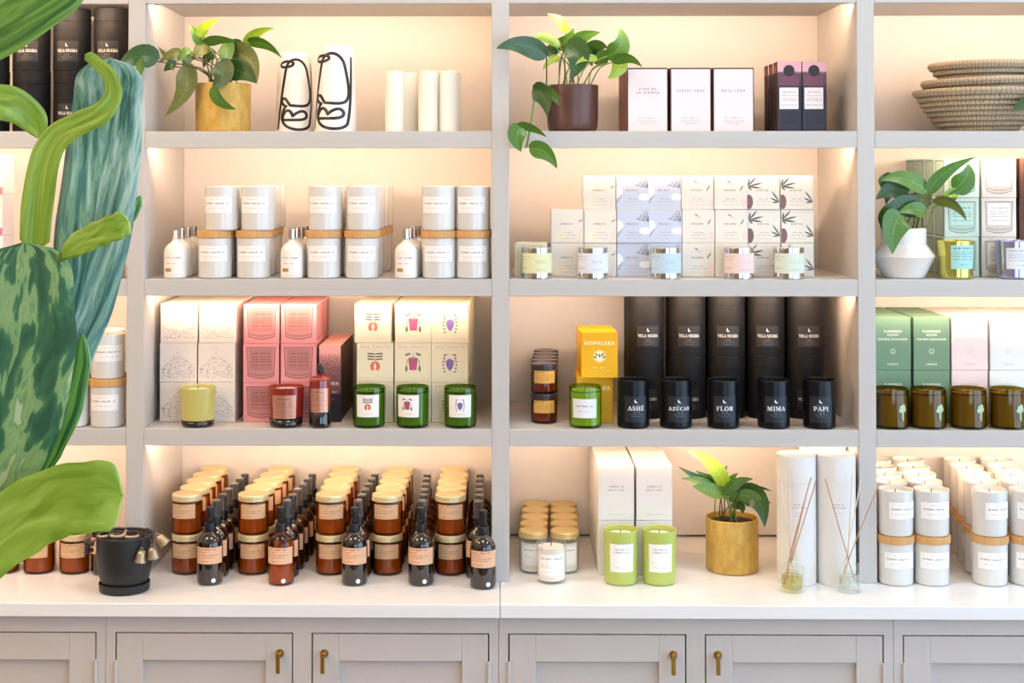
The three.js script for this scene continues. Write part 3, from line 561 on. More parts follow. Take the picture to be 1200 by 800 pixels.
// row 1: nested coiled baskets
{
  const coilTex = canvasTex(1024, 256, (g, w, h) => {
    fill(g, w, h, '#b8a68a');
    for (let i = 0; i < 9000; i++) { g.fillStyle = ['#a48f70', '#cdbda2', '#94805f', '#bdac90'][i & 3]; g.globalAlpha = 0.5; g.fillRect(rr(0, w), rr(0, h), rr(3, 10), 1.2); }
    g.globalAlpha = 0.8; g.fillStyle = '#6b573c'; for (let x = 0; x < w; x += 12) for (let y = 0; y < h; y += 8) g.fillRect(x + rr(-2, 2) + (y / 8 % 2) * 3, y, 2.4, 7);
    g.globalAlpha = 1;
  });
  const straw = std(0xffffff, 0.85, { map: coilTex });
  const bowl = (y0, r0, r1, h, n, tilt, dx, label) => {
    const [bx, by, bz] = at(1148 + dx, 1, -0.19);
    const t = thing('coiled_basket', label, 'basket', [bx, by + y0 + 0.003, bz], 0, 'nested coiled baskets'); t.rotation.z = tilt;
    const c = h / n / 2, ring = (i, side) => { const u = (i + 0.5) / n; return r0 + (r1 - r0) * Math.pow(u, 0.78) - side; };
    const pts = [[0, 0], [r0 * 0.6, 0]];
    for (let i = 0; i < n; i++) for (let k = 0; k <= 4; k++) { const a = -Math.PI / 2 + Math.PI * k / 4; pts.push([ring(i, 0) + Math.cos(a) * c * 0.8, c * (2 * i + 1) + Math.sin(a) * c]); }
    for (let i = n - 1; i >= 0; i--) for (let k = 0; k <= 4; k++) { const a = Math.PI / 2 - Math.PI * k / 4; pts.push([ring(i, 0) - 0.010 - Math.cos(a) * c * 0.3, Math.max(0.006, c * (2 * i + 1) + Math.sin(a) * c * 0.9)]); }
    pts.push([0, 0.006]);
    mesh('coil_wall', lathe(pts, 56), straw, t);
    const rim = mesh('rim', new THREE.TorusGeometry(ring(n - 1, 0) + 0.001, c * 1.15, 10, 56).rotateX(Math.PI / 2).translate(0, h - c * 0.2, 0), straw, t); rim.userData.label = 'thick bound rim';
  };
  bowl(0, 0.082, 0.155, 0.098, 8, 0.012, 0, 'outer coiled straw basket, lowest of three nested');
  bowl(0.046, 0.070, 0.138, 0.078, 6, 0.035, 2, 'middle coiled straw basket nested inside the outer one');
  bowl(0.086, 0.058, 0.124, 0.078, 6, 0.012, 3, 'inner coiled straw basket, topmost of three nested');
}

// row 2: milky candles and lotion bottles
{
  const G = 'milky candles beside the lotion bottles';
  const stack = (pxLow, pxUp, deep, skew, said) => {
    for (let d = 0; d < deep; d++) {
      milkyLidded(`lidded milky candle, lower tier, ${said}, ${ORD[d]} row`, col(pxLow, 2, -0.046, d, 0.0868, 0, skew), turnA(), G);
      milkyCandle(`open milky candle, upper tier, ${said}, ${ORD[d]} row`, col(pxUp, 2, -0.046, d, 0.0868, MSTACK, skew), turnA() - 0.12, G);
    }
  };
  stack(252.5, 260, 2, 0, 'stack beside the uncapped lotion bottle');
  stack(297.5, 302.5, 3, 0, 'second stack from the uncapped lotion bottle');
  stack(379.5, 381.5, 2, 0, 'third stack from the uncapped lotion bottle');
  stack(424.5, 426, 4, 0.0035, 'fourth stack from the uncapped lotion bottle');
  stack(514.5, 514, 2, 0, 'second stack from the painted upright');
  stack(554.3, 554.3, 2, 0, 'stack against the painted upright');
  const B = 'white lotion bottles on the shelf';
  [[205.5, 'beside the lit side panel', 7.2], [342, 'between the second and third candle stacks', 5.5], [475.8, 'between the fourth and fifth candle stacks', 4.6]].forEach(([px, w, s], k) => {
    for (let d = 0; d < 4; d++) (d === 0 && k === 0 ? nozzleBottle : cappedBottle)(`white lotion bottle ${d === 0 && k === 0 ? 'without cap' : 'with chrome cap'} ${w}, ${ORD[d]} row`, at(px + d * s, 2, -0.030 - d * 0.056), turnA(), B);
  });
}
// row 2, behind the big leaves: banded boxes and a milky candle
{
  const face = paper(220, 240, (g, w, h) => { fill(g, w, h, '#f4e8e2'); g.fillStyle = '#c77f8a'; g.fillRect(0, 196, w, 44); strokes(g, 60, 60, 110, 10, '#b59a94'); g.fillStyle = '#4e7d55'; g.beginPath(); g.arc(150, 118, 20, 0, 7); g.fill(); });
  const k = cartonKind('candle_box', 0.088, 0.098, 0.085, face, std(0xf4e8e2, 0.6), std(0xf4e8e2, 0.6));
  for (let t = 0; t < 3; t++) k(`white box with a rose band behind the big leaves, ${['lowest', 'middle', 'topmost'][t]} of its stack`, at(-11 , 2, -0.13, t * 0.098), 0, 'rose banded boxes');
  milkyLidded('lidded milky candle on the middle shelf behind the big leaves', at(127, 2, -0.046), 0);
}

// row 2: botanical boxes and tins
{
  const z = -0.122, G = 'botanical cube boxes';
  const cols = [[664, 0, 2], [702.2, 0, 3], [740.6, 1, 3], [777.8, 1, 3], [816, 2, 3], [854.4, 2, 3], [892.2, 3, 3], [931, 3, 3]];
  const said = ['cream box with olive sprig, stack at the stepped end', 'cream box with olive sprig, second stack', 'lavender blue box with heather print, beside cream stack', 'lavender blue box with heather print, beside white stack',
    'white box with small leaf print, beside lavender stack', 'white box with small leaf print, beside fig stack', 'white box with fig print, beside leaf print stack', 'white box with fig print, stack at the lit panel end'];
  cols.forEach(([px, k, n], i) => { for (let t = 0; t < n; t++) cubeBox[k](`${said[i]}, ${['lowest', n === 2 ? 'topmost' : 'middle', 'topmost'][t]}`, at(px - (t === 2 ? 1 : 0), 2, z + rr(-0.002, 0.002), t * 0.0806), 0, G); });
  cubeBox[4]('pale green botanical box turned at an angle beside the stepped stacks', at(623.5, 2, -0.118), -0.13, G);
  [[629, '#e4e4b4', '#c9cf9a', 'yellow green'], [694.5, '#e3e6f2', '#c3cbe6', 'milky lilac'], [780, '#c4dcee', '#a9cbe6', 'sky blue'], [865.5, '#f0d6cf', '#e6c6c4', 'blush pink'], [924, '#dbe4d2', '#bcd6cc', 'sage green']].forEach(([px, bg, blob, w]) =>
    tinKind(bg, blob)(`silver candle tin with ${w} label before the botanical boxes`, at(px, 2, -0.0385), 0.1, 'silver candle tins'));
}

// row 2: faceted-vase bay
{
  const G = 'jar-print boxes beside the faceted vase';
  [[1121, mintBox, 'mint jar-print box', 4], [1164, whiteJarBox, 'white jar-print box', 2], [1208, brownBox, 'brown jar-print box', 2]].forEach(([px, kind, w, deep], i) => {
    for (let d = 0; d < deep; d++) for (let t = 0; t < 3; t++) kind(`${w}, ${['lowest', 'middle', 'topmost'][t]} of its stack, ${ORD[d]} row`, col(px, 2, -0.130, d, 0.0825, t * 0.0945), 0, G);
  });
  mintCandle('mirror glass candle with mint label before the mint boxes', at(1120, 2, -0.0435), 0.18);
  violetCandle('mirror glass candle with pale violet label before the brown boxes', at(1188, 2, -0.0435), 0.05);
}

// row 3: garden boxes, rose boxes, ombre boxes, fruit boxes
{
  for (let c = 0; c < 2; c++) for (let d = 0; d < 4; d++) for (let t = 0; t < 3; t++)
    gardenBox[t === 2 ? 0 : 1](`white flower print box, ${['lowest', 'middle', 'topmost'][t]}, stack ${c ? 'beside the rose boxes' : 'beside the lit panel'}, ${ORD[d]} row`,
      col([213, 257.5][c] + (t === 2 ? 1.2 : 0), 3, -0.132, d, 0.0818, t * 0.0945), rr(-0.012, 0.012), 'flower print boxes');
  for (let c = 0; c < 2; c++) for (let d = 0; d < 3; d++) for (let t = 0; t < 3; t++)
    roseBox(`rose pink jar-print box, ${['lowest', 'middle', 'topmost'][t]}, ${c ? 'stack beside the red bottle' : 'stack beside flower print boxes'}, ${ORD[d]} row`,
      col([309.3, 352.5][c] + (t === 2 ? 0.5 : 0), 3, -0.132, d, 0.0845, t * 0.094), rr(-0.012, 0.012), 'rose pink boxes');
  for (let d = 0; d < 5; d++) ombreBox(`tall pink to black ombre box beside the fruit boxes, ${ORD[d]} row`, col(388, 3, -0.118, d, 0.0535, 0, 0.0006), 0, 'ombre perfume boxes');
  const nm = ['coral fruit', 'pink berry', 'violet drop'];
  for (let c = 0; c < 3; c++) for (let d = 0; d < 4; d++) for (let t = 0; t < 3; t++)
    fruitBox[c](`cream box with ${nm[c]} emblem, ${['lowest', 'middle', 'topmost'][t]} of its stack, ${ORD[d]} row`,
      col([441.3, 485, 527.8][c] + (t === 2 ? (c === 0 ? -2.4 : 0.4) : 0), 3, -0.132, d, 0.0818, t * 0.0945, 0.003), rr(-0.012, 0.012), 'fruit emblem boxes');
  [[432.5, 0], [483.5, 1], [539.5, 2]].forEach(([px, k]) => fruitCandle[k](`green glass candle labelled with the ${nm[k]} emblem`, at(px, 3, -0.041), [0, -0.28, 0][k], 'green fruit emblem candles'));
  // coloured glasses standing on a thick black glass foot
  const foil = new THREE.MeshStandardMaterial({ map: canvasTex(200, 190, (g, w, h) => { fill(g, w, h, '#dba28c'); strokes(g, 50, 26, 100, 11, '#8a5445', 7); for (const y of [56, 74, 92, 130]) strokes(g, 30, y, 140, 7, '#b07a68', 9); }), metalness: 0.7, roughness: 0.3, side: THREE.DoubleSide });
  const tumbler = (label, px, r, h, r0, foot, color, lab) => {
    const t = thing('candle_tumbler', label, 'candle', at(px, 3, -0.044)), at2 = y => r0 + (r - r0) * y / h, gloss = { clearcoat: 0.6, clearcoatRoughness: 0.08 };
    mesh('foot', lathe([[0, 0], [r0 - 0.005, 0], [r0 - 0.0015, 0.0012], [at2(0.005), 0.005], [at2(foot), foot], [0, foot]], 36), phys(0x16130f, 0.12, gloss), t).userData.label = 'thick black glass foot';
    mesh('glass', lathe([[at2(foot), foot], [r, h - 0.0015], [r - 0.0008, h], [r - 0.0024, h], [r - 0.003, h - 0.0015], [r - 0.003, h - 0.012]], 36), phys(color, 0.16, gloss), t);
    mesh('wax', waxGeo(r0 - 0.0042, foot + 0.0005, h - 0.008), M.wax, t); mesh('wick', wickGeo(h - 0.009), M.wick, t);
    if (lab) mesh('label', cone(at2(0.022) + 0.0006, at2(0.077) + 0.0006, 0.055, 0.72, 0.022), lab, t).userData.label = 'copper foil label';
  };
  tumbler('yellow glass candle on a black glass foot, before the flower print boxes', 232, 0.0432, 0.0915, 0.0385, 0.016, 0xc6bd6c);
  tumbler('red glass candle with copper label on a black glass foot', 335.5, 0.0430, 0.0935, 0.0388, 0.024, 0x8a2419, foil);
  // red bottle, its lower half black
  const t = thing('room_spray_bottle', 'red and black glass bottle with black sprayer and copper label', 'bottle', at(375.3, 3, -0.030), 0);
  const gl = { clearcoat: 1, clearcoatRoughness: 0.05 };
  mesh('bottle', lathe([[0.026, 0.050], [0.026, 0.108], [0.0250, 0.114], [0.021, 0.1175], [0.0085, 0.119], [0.008, 0.126], [0, 0.126]], 32), phys(0x86201c, 0.1, gl), t);
  mesh('black_base', lathe([[0, 0], [0.020, 0], [0.0245, 0.002], [0.026, 0.007], [0.026, 0.050], [0, 0.050]], 32), phys(0x100b10, 0.1, gl), t);
  mesh('label', wrap(0.0264, 0.056, 0.95, 0.037), foil, t).userData.label = 'copper foil label';
  mesh('sprayer', lathe([[0, 0.1261], [0.0085, 0.1261], [0.009, 0.127], [0.009, 0.140], [0.0065, 0.141], [0.0065, 0.148], [0, 0.1485]], 20), M.blackPlastic, t);
}

// row 3: small amber jars, yellow boxes, lime candle, black tubes and candles
{
  for (let d = 0; d < 5; d++) for (let t = 0; t < 2; t++)
    darkJar(`small amber jar with dark lid, ${t ? 'upper' : 'lower'} tier, ${ORD[d]} row back`, at(637.5 + d * 0.6, 3, -0.103 - d * 0.0635, t * 0.0706), turnA(), 'small amber jars with dark lids');
  for (let d = 0; d < 2; d++) {
    yellowBox(`yellow candle box, lower tier, ${ORD[d]} row back, behind the lime candle`, at(696, 3, -0.128 - d * 0.084), 0, 'yellow candle boxes');
    yellowBox(`yellow candle box, upper tier, ${ORD[d]} row back`, at(701.3 - d * 4, 3, -0.116 - d * 0.084, 0.1085), 0, 'yellow candle boxes');
  }
  limeCandle('lime green glass candle with pale blue label before the yellow boxes', at(686, 3, -0.043), -0.12);
  const nth = ['beside the yellow boxes', 'second from the yellow boxes', 'in the middle of five', 'second from the lit side panel', 'beside the lit side panel'];
  [756, 805, 851, 897.5, 943.5].forEach((px, k) => { for (let d = 0; d < 2; d++) for (let t = 0; t < 2; t++) if (d === 0 || k < 4 || t < 9)
    blackTube(`black candle tube, ${t ? 'upper' : 'lower'} tier, ${nth[k]}, ${ORD[d]} row`, at(px - d * 3.5, 3, -0.188 - d * 0.0935, t * TH), turnA() * 2, 'black tubes behind the black candles'); });
  [[742, 'ASH\u00c9'], [792, 'AZ\u00daCAR'], [847.5, 'FLOR'], [906.5, 'MIMA'], [960, 'PAPI']].forEach(([px, s], k) => inkCandle(s)(`near-black glass candle labelled ${s} in white serif letters`, at(px, 3, -0.042), [0.1, 0.12, -0.05, 0.0, -0.1][k], 'black glass candles'));
}
// row 3, end bay: tall boxes with olive candles
{
  const G = 'tall estate candle boxes';
  [[1041, tallGreen, 'green', 'against the painted upright'], [1086, tallGreen, 'green', 'beside the blush stack'], [1130, tallPink, 'blush', 'between green and mint white'], [1174.5, tallMint, 'mint white', 'beside the blush stack'], [1219, tallMint, 'mint white', 'second from the blush stack']].forEach(([px, kind, w, where]) => {
    for (let d = 0; d < 3; d++) for (let t = 0; t < 2; t++) kind(`tall ${w} candle box, ${t ? 'upper' : 'lower'} tier, ${where}, ${ORD[d]} row`, col(px, 3, -0.135, d, 0.087, t * 0.1265), rr(-0.012, 0.012), G);
  });
  [[1044, 'against the painted upright'], [1087.5, 'before the second green stack'], [1134.5, 'before the blush boxes'], [1180.5, 'before the mint white boxes']].forEach(([px, w]) => oliveCandle(`olive glass candle with pale tree emblem ${w}`, at(px, 3, -0.044), -0.14, 'olive glass candles'));
}
// row 3, bay behind the leaves
[[126.5, 'against the upright'], [84.5, 'second from the upright'], [42.5, 'third from the upright']].forEach(([px, w], c) => {
  for (let d = 0; d < 2; d++) {
    milkyLidded(`lidded milky candle behind the leaves, lower tier, ${w}, ${ORD[d]} row`, at(px + d, 3, -0.043 - d * 0.087), turnA(), 'milky candles behind the leaves');
    milkyCandle(`open milky candle behind the leaves, upper tier, ${w}, ${ORD[d]} row`, at(px + d, 3, -0.048 - d * 0.087, MSTACK), turnA() + 0.3, 'milky candles behind the leaves');
  }
});

// row 4 (counter): amber jars and spray bottles
{
  const cols = [[219.5, 251], [297, 329], [388, 405.5], [454, 468.5], [528, 532.5]], bcols = [[246, 287], [329.5, 366], [415.5, 439], [493.5, 500.5], [562, 564]];
  const where = ['beside the side panel', 'second from the side panel', 'in the middle', 'second from the upright', 'beside the upright'];
  const zj = d => -0.082 - d * 0.0732, zb = d => 0.012 - d * 0.0612;
  cols.forEach(([p0, p1], c) => { for (let d = 0; d < 5; d++) for (let t = 0; t < 2; t++) {
    const a = Xat(p0, ROW[4] + 0.1, zj(0)), b = Xat(p1, ROW[4] + 0.1, zj(4));
    amberJar(`amber candle jar, ${t ? 'upper' : 'lower'} tier, column ${where[c]}, ${ORD[d]} row`, [a + (b - a) * d / 4 + (d ? rr(-0.002, 0.002) : 0), ROW[4] + 0.0004 + t * JH, zj(d)], rr(-0.15, 0.15) + (t && d ? 0.2 : 0), 'amber jars on the counter');
  } });
  bcols.forEach(([p0, p1], c) => { for (let d = 0; d < 7; d++) {
    const a = Xat(p0, ROW[4] + 0.06, zb(0)), b = Xat(p1, ROW[4] + 0.15, zb(6));
    const pos = [c === 4 && !d ? Xat(566, ROW[4] + 0.06, 0.036) : c === 4 ? -0.0538 : a + (b - a) * d / 6, ROW[4] + 0.0004, c === 4 && !d ? 0.036 : zb(d)], k = d ? sprayCapped : c === 1 ? sprayTester : sprayFront;
    k(d ? `capped amber spray bottle, column ${where[c]}, ${ORD[d]} row` : `uncapped amber spray bottle with price dot, column ${where[c]}`, pos, d ? turnA() : [0.15, 0, 0.05, 0, 0.1][c], 'amber spray bottles on the counter');
  } });
  [[88, 'beside the black pot'], [46, 'second from the black pot'], [4, 'third from the black pot']].forEach(([px, w]) => { for (let d = 0; d < 2; d++) for (let t = 0; t < 2; t++)
    amberJar(`amber jar behind the leaves, ${t ? 'upper' : 'lower'} tier, ${w}, ${ORD[d]} row`, at(px + d * 2, 4, -0.082 - d * 0.0735, t * JH), turnA(), 'amber jars behind the leaves'); });
  sprayCapped('amber spray bottle standing behind the black pot', at(122, 4, -0.07), 0);
}
// counter: gold-lidded jars, open candle, white boxes, green candles, white tubes
{
  [[625, 'beside the painted upright'], [661.5, 'beside the white boxes']].forEach(([px, w], c) => { for (let d = 0; d < 5; d++) goldJar(`clear candle jar with gold lid, column ${w}, ${ORD[d]} row`, at(px + (c ? -0.3 : 0.8) * d, 4, -0.098 - d * 0.0705), turnA(), 'gold-lidded jars'); });
  openJar('open clear jar candle without lid before the gold-lidded jars', at(646, 4, -0.012), 0);
  [[720.5, 'beside the gold-lidded jars'], [764.5, 'beside the potted plant']].forEach(([px, w], c) => { for (let d = 0; d < 4; d++) for (let t = 0; t < 2; t++) tallWhite(`tall plain white box, ${t ? 'upper' : 'lower'} tier, stack ${w}, ${ORD[d]} row`, col(px, 4, -0.103, d, 0.0845, t * 0.1285), rr(-0.015, 0.015), 'tall white boxes'); });
  [[727.5, 'beside the open clear jar'], [772.5, 'beside the potted plant']].forEach(([px, w]) => greenTumbler(`pale green tumbler candle with white label ${w}`, at(px, 4, -0.006), -0.02, 'pale green candles'));
  [[933.6, 'beside the potted plant'], [979.8, 'beside the painted upright']].forEach(([px, w]) => { for (let d = 0; d < (px > 950 ? 3 : 1); d++) whiteTube(`tall white paper tube ${w}, ${ORD[d]} row`, col(px, 4, -0.015, d, 0.094), -0.05, 'white paper tubes'); });
}
// counter, end bay: milky candles with wooden lids
{
  const G = 'milky candles on the counter';
  [[1049.5, 1026, 'against the upright'], [1091.5, 1064, 'second from the upright'], [1159.5, 1125, 'third from the upright'], [1204, 1168, 'fourth from the upright']].forEach(([p0, p1, w], c) => {
    const z0 = -0.012;
    for (let d = 0; d < 5; d++) {
      const a = Xat(p0, ROW[4] + 0.1, z0), b = Xat(p1, ROW[4] + 0.1, z0 - 4 * 0.0885), x = a + (b - a) * d / 4, z = z0 - d * 0.0885;
      milkyLidded(`lidded milky candle on the counter, lower tier, column ${w}, ${ORD[d]} row`, [x, ROW[4] + 0.0004, z], rr(-0.1, 0.1), G);
      milkyCandle(`open milky candle on the counter, upper tier, column ${w}, ${ORD[d]} row`, [x, ROW[4] + 0.0004 + MSTACK, z], rr(-0.1, 0.2) + (c === 2 ? 0.25 : 0.1), G);
    }
  });
}

// ---------------------------------------------------------------- plants
function leafTex(base, vein, patch, n) {
  return canvasTex(128, 256, (g, w, h) => {
    fill(g, w, h, base);
    for (let i = 0; i < n; i++) { g.globalAlpha = rr(0.12, 0.4); g.fillStyle = rnd() > 0.4 ? patch : vein; const y = rr(0, h), s = rnd() > 0.5 ? 1 : -1, x = 64 + s * rr(2, 60); g.beginPath(); g.ellipse(x, y, rr(3, 12), rr(1.5, 5), s * -0.6, 0, 7); g.fill(); }
    g.globalAlpha = 0.5; g.strokeStyle = vein; g.lineWidth = 1.6;
    for (let i = 0; i < 9; i++) for (const s of [-1, 1]) { const y = 20 + i * 26; g.beginPath(); g.moveTo(64, y); g.quadraticCurveTo(64 + s * 34, y + 8, 64 + s * 64, y + 34); g.stroke(); }
    g.globalAlpha = 0.9; g.lineWidth = 4; g.beginPath(); g.moveTo(64, 0); g.lineTo(64, h); g.stroke(); g.globalAlpha = 1;
  });
}
const leafMat = (base, vein, patch, n) => phys(0xffffff, 0.38, { map: leafTex(base, vein, patch, n), side: THREE.DoubleSide, transmission: 0.12, thickness: 0, clearcoat: 0.25, clearcoatRoughness: 0.3 });
const LEAF = { d: leafMat('#28501a', '#4f7a34', '#1f4014', 40), m: leafMat('#4a7a22', '#86a84c', '#3c661a', 50), o: leafMat('#5f6a2c', '#8b944e', '#4b5524', 40), l: leafMat('#83a626', '#adc650', '#6f9220', 30) };
const stemMat = std(0x6f8f3f, 0.55), darkStem = std(0x4d4a26, 0.6);
// one leaf: a curved, folded blade between base and tip with a heart-shaped outline
function leafGeo(A, C, B, width, roll, fold = 0.25, heart = 0.55) {
  const nL = 12, nW = 4, pos = [], uv = [], idx = [], q = new THREE.QuadraticBezierCurve3(A, C, B);
  for (let i = 0; i <= nL; i++) {
    const t = i / nL, c = q.getPoint(t), T = q.getTangent(t);
    const side = new THREE.Vector3().crossVectors(T, V(0, 0, 1)).normalize().applyAxisAngle(T, roll), N = new THREE.Vector3().crossVectors(side, T).normalize();
    const w = width / 2 * Math.pow(Math.sin(Math.PI * Math.pow(Math.min(1, t * 0.985 + 0.015), heart)), 0.85);
    for (let j = 0; j <= nW; j++) { const s = j / nW * 2 - 1, p = c.clone().addScaledVector(side, s * w).addScaledVector(N, Math.abs(s) * w * fold - s * s * w * fold * 0.35); pos.push(p.x, p.y, p.z); uv.push((s + 1) / 2, 1 - t); }
  }
  for (let i = 0; i < nL; i++) for (let j = 0; j < nW; j++) { const a = i * (nW + 1) + j, b = a + nW + 1; idx.push(a, b, a + 1, b, b + 1, a + 1); }
  const g = new THREE.BufferGeometry(); g.setAttribute('position', new THREE.Float32BufferAttribute(pos, 3)); g.setAttribute('uv', new THREE.Float32BufferAttribute(uv, 2)); g.setIndex(idx); g.computeVertexNormals(); return g;
}
// leaves: [base x, y, control x, y, tip x, y, width] in pixels of the photograph, depth of base and tip relative to the pot, tone, roll
function plant(name, label, potPos, root, zPot, leaves, buildPot, category = 'plant') {
  const t = thing(name, label, category, potPos);
  buildPot(t);
  const loc = v => v.clone().sub(t.position);
  for (const [bx, by, cx, cy, tx, ty, w, zb, zt, tone, roll = 0, rx = 0, stem = 1] of leaves) {
    const A = P(bx, by, zPot + zb), B = P(tx, ty, zPot + zt), C = P(cx, cy, zPot + (zb + zt) / 2 + 0.006), wm = w * (DIST - zPot) / F / Math.max(0.6, Math.cos(roll));
    mesh('leaf', leafGeo(loc(A), loc(C), loc(B), wm, roll + rr(-0.15, 0.15)), LEAF[tone], t);
    if (stem) { const R = P(root[0] + rx + rr(-14, 14), root[1] + 4, zPot + rr(-0.015, 0.02)); const mid = R.clone().lerp(A, 0.55).add(V((A.x - R.x) * -0.18, 0.012, 0)); mesh('stem', tube([loc(R), loc(mid), loc(A)], 0.0016, 10, 5), tone === 'd' || tone === 'o' ? darkStem : stemMat, t); }
  }
  return t;
}
const potShape = (r0, r1, h, wall = 0.004) => lathe([[0, 0], [r0 - 0.004, 0], [r0, 0.003], [r1, h - 0.002], [r1 - 0.001, h], [r1 - wall + 0.001, h], [r1 - wall, h - 0.002], [r1 - wall, h - 0.014]], 48);
const soil = (r, y) => lathe([[0, y + 0.003], [r * 0.6, y + 0.002], [r, y]], 32);
const soilMat = std(0x2c2019, 0.95);
const ochre = std(0xffffff, 0.5, { map: noiseTex(128, [203, 166, 82], 26, 6, 2), metalness: 0.25 });

plant('potted_pothos', 'trailing pothos in an ochre pot on the top shelf beside the side panel', at(261.5, 1, -0.12), [259, 97], -0.12, [
  [184, 72, 160, 54, 134, 89, 27, 0.145, 0.175, 'd', 0.3, -10], [164, 69, 168, 82, 159, 95, 12, 0.175, 0.185, 'm', 0.4, 0, 0],
  [216, 76, 230, 104, 193, 136, 27, 0.05, 0.07, 'o', 0.2, -8], [236, 43, 233, 30, 258, 22, 12, 0.02, 0.03, 'l', 0.5], [235, 52, 232, 40, 221, 29, 13, 0.01, 0.02, 'm', 0.3],
  [240, 51, 254, 42, 279, 49, 11, 0.02, 0.05, 'm', 0.7], [256, 73, 270, 90, 247, 104, 30, 0.06, 0.07, 'd', 0.1], [272, 62, 298, 62, 301, 98, 30, 0.03, 0.06, 'o', 0.2, 5],
  [266, 82, 284, 78, 301, 98, 26, 0.04, 0.06, 'd', 0.2, 5], [288, 54, 294, 35, 322, 33, 13, 0.02, 0.03, 'l', 0.5, 8], [290, 50, 312, 44, 331, 69, 13, 0.02, 0.04, 'm', 0.5, 8, 0],
  [249, 102, 254, 122, 277, 128, 15, 0.075, 0.085, 'm', 0.5, -4], [213, 63, 200, 60, 186, 74, 13, 0.02, 0.03, 'o', 0.3], [200, 70, 194, 66, 185, 54, 7, 0.0, 0.01, 'o', 0.2, 0, 0],
  [224, 60, 216, 62, 207, 72, 14, 0.02, 0.03, 'm', 0.3], [262, 50, 272, 60, 258, 80, 22, 0.03, 0.05, 'm', 0.2], [243, 54, 235, 56, 224, 72, 18, 0.0, 0.02, 'o', 0.3], [205, 78, 200, 74, 192, 84, 15, 0.03, 0.04, 'd', 0.3],
  [252, 62, 244, 62, 238, 80, 18, -0.01, 0.0, 'd', 0.3], [272, 56, 282, 52, 290, 70, 20, -0.01, 0.0, 'd', 0.3], [218, 66, 222, 72, 213, 86, 12, 0.04, 0.05, 'd', 0.2],
], t => { mesh('pot', potShape(0.0655, 0.0672, 0.1185), ochre, t); mesh('soil', soil(0.063, 0.106), soilMat, t); });

plant('potted_philodendron', 'trailing plant in a brown planter, vine hanging over the top shelf', at(671, 1, -0.12), [668, 98], -0.12, [
  [663, 38, 660, 22, 641, 16, 13, 0.0, 0.01, 'l', 0.3], [651, 54, 668, 50, 672, 32, 17, 0.0, 0.01, 'm', 0.3], [640, 66, 610, 44, 581, 57, 24, 0.115, 0.185, 'd', 0.1, -14],
  [656, 55, 634, 34, 615, 52, 13, 0.02, 0.04, 'm', 0.5], [664, 52, 690, 62, 667, 94, 31, 0.04, 0.055, 'd', 0.1], [672, 56, 678, 40, 704, 38, 18, 0.01, 0.03, 'm', 0.3], [712, 66, 736, 56, 726, 32, 26, 0.01, 0.02, 'm', 0.2, 10],
  [718, 73, 736, 60, 753, 79, 13, 0.075, 0.095, 'm', 0.4, 12], [727, 70, 728, 84, 712, 92, 18, 0.06, 0.07, 'l', 0.3, 12], [700, 70, 686, 64, 674, 76, 9, 0.04, 0.06, 'l', 0.3], [656, 68, 644, 68, 636, 82, 11, 0.01, 0.02, 'l', 0.3],
  [690, 62, 700, 50, 712, 56, 20, -0.02, 0.0, 'd', 0.2], [652, 64, 646, 56, 630, 66, 18, -0.02, 0.0, 'd', 0.2], [700, 76, 706, 62, 720, 60, 18, -0.01, 0.0, 'm', 0.2, 8], [676, 60, 690, 60, 694, 78, 20, -0.02, 0.0, 'd', 0.2],
  [624, 104, 642, 108, 641, 136, 23, 0.13, 0.145, 'd', 0.2, 0, 0], [631, 110, 648, 104, 655, 124, 15, 0.13, 0.14, 'm', 0.2, 0, 0], [611, 148, 600, 160, 611, 178, 22, 0.155, 0.165, 'm', 0.2, 0, 0], [606, 147, 624, 146, 641, 161, 10, 0.155, 0.165, 'm', 0.5, 0, 0], [620, 174, 642, 172, 653, 198, 20, 0.16, 0.165, 'm', 0.1, 0, 0],
], t => {
  mesh('pot', lathe([[0, 0], [0.048, 0], [0.056, 0.003], [0.0595, 0.010], [0.0615, 0.030], [0.0625, 0.112], [0.0615, 0.114], [0.059, 0.114], [0.058, 0.112], [0.058, 0.098]], 48), std(0x5a3a30, 0.36), t);
  mesh('soil', soil(0.058, 0.100), soilMat, t);
  const pts = [P(645, 101, -0.09), P(630, 100, -0.05), P(626, 118, 0.004), P(622, 146, 0.026), P(617, 173, 0.032)].map(p => p.sub(t.position));
  mesh('vine', tube(pts, 0.0024, 20, 6), stemMat, t);
});

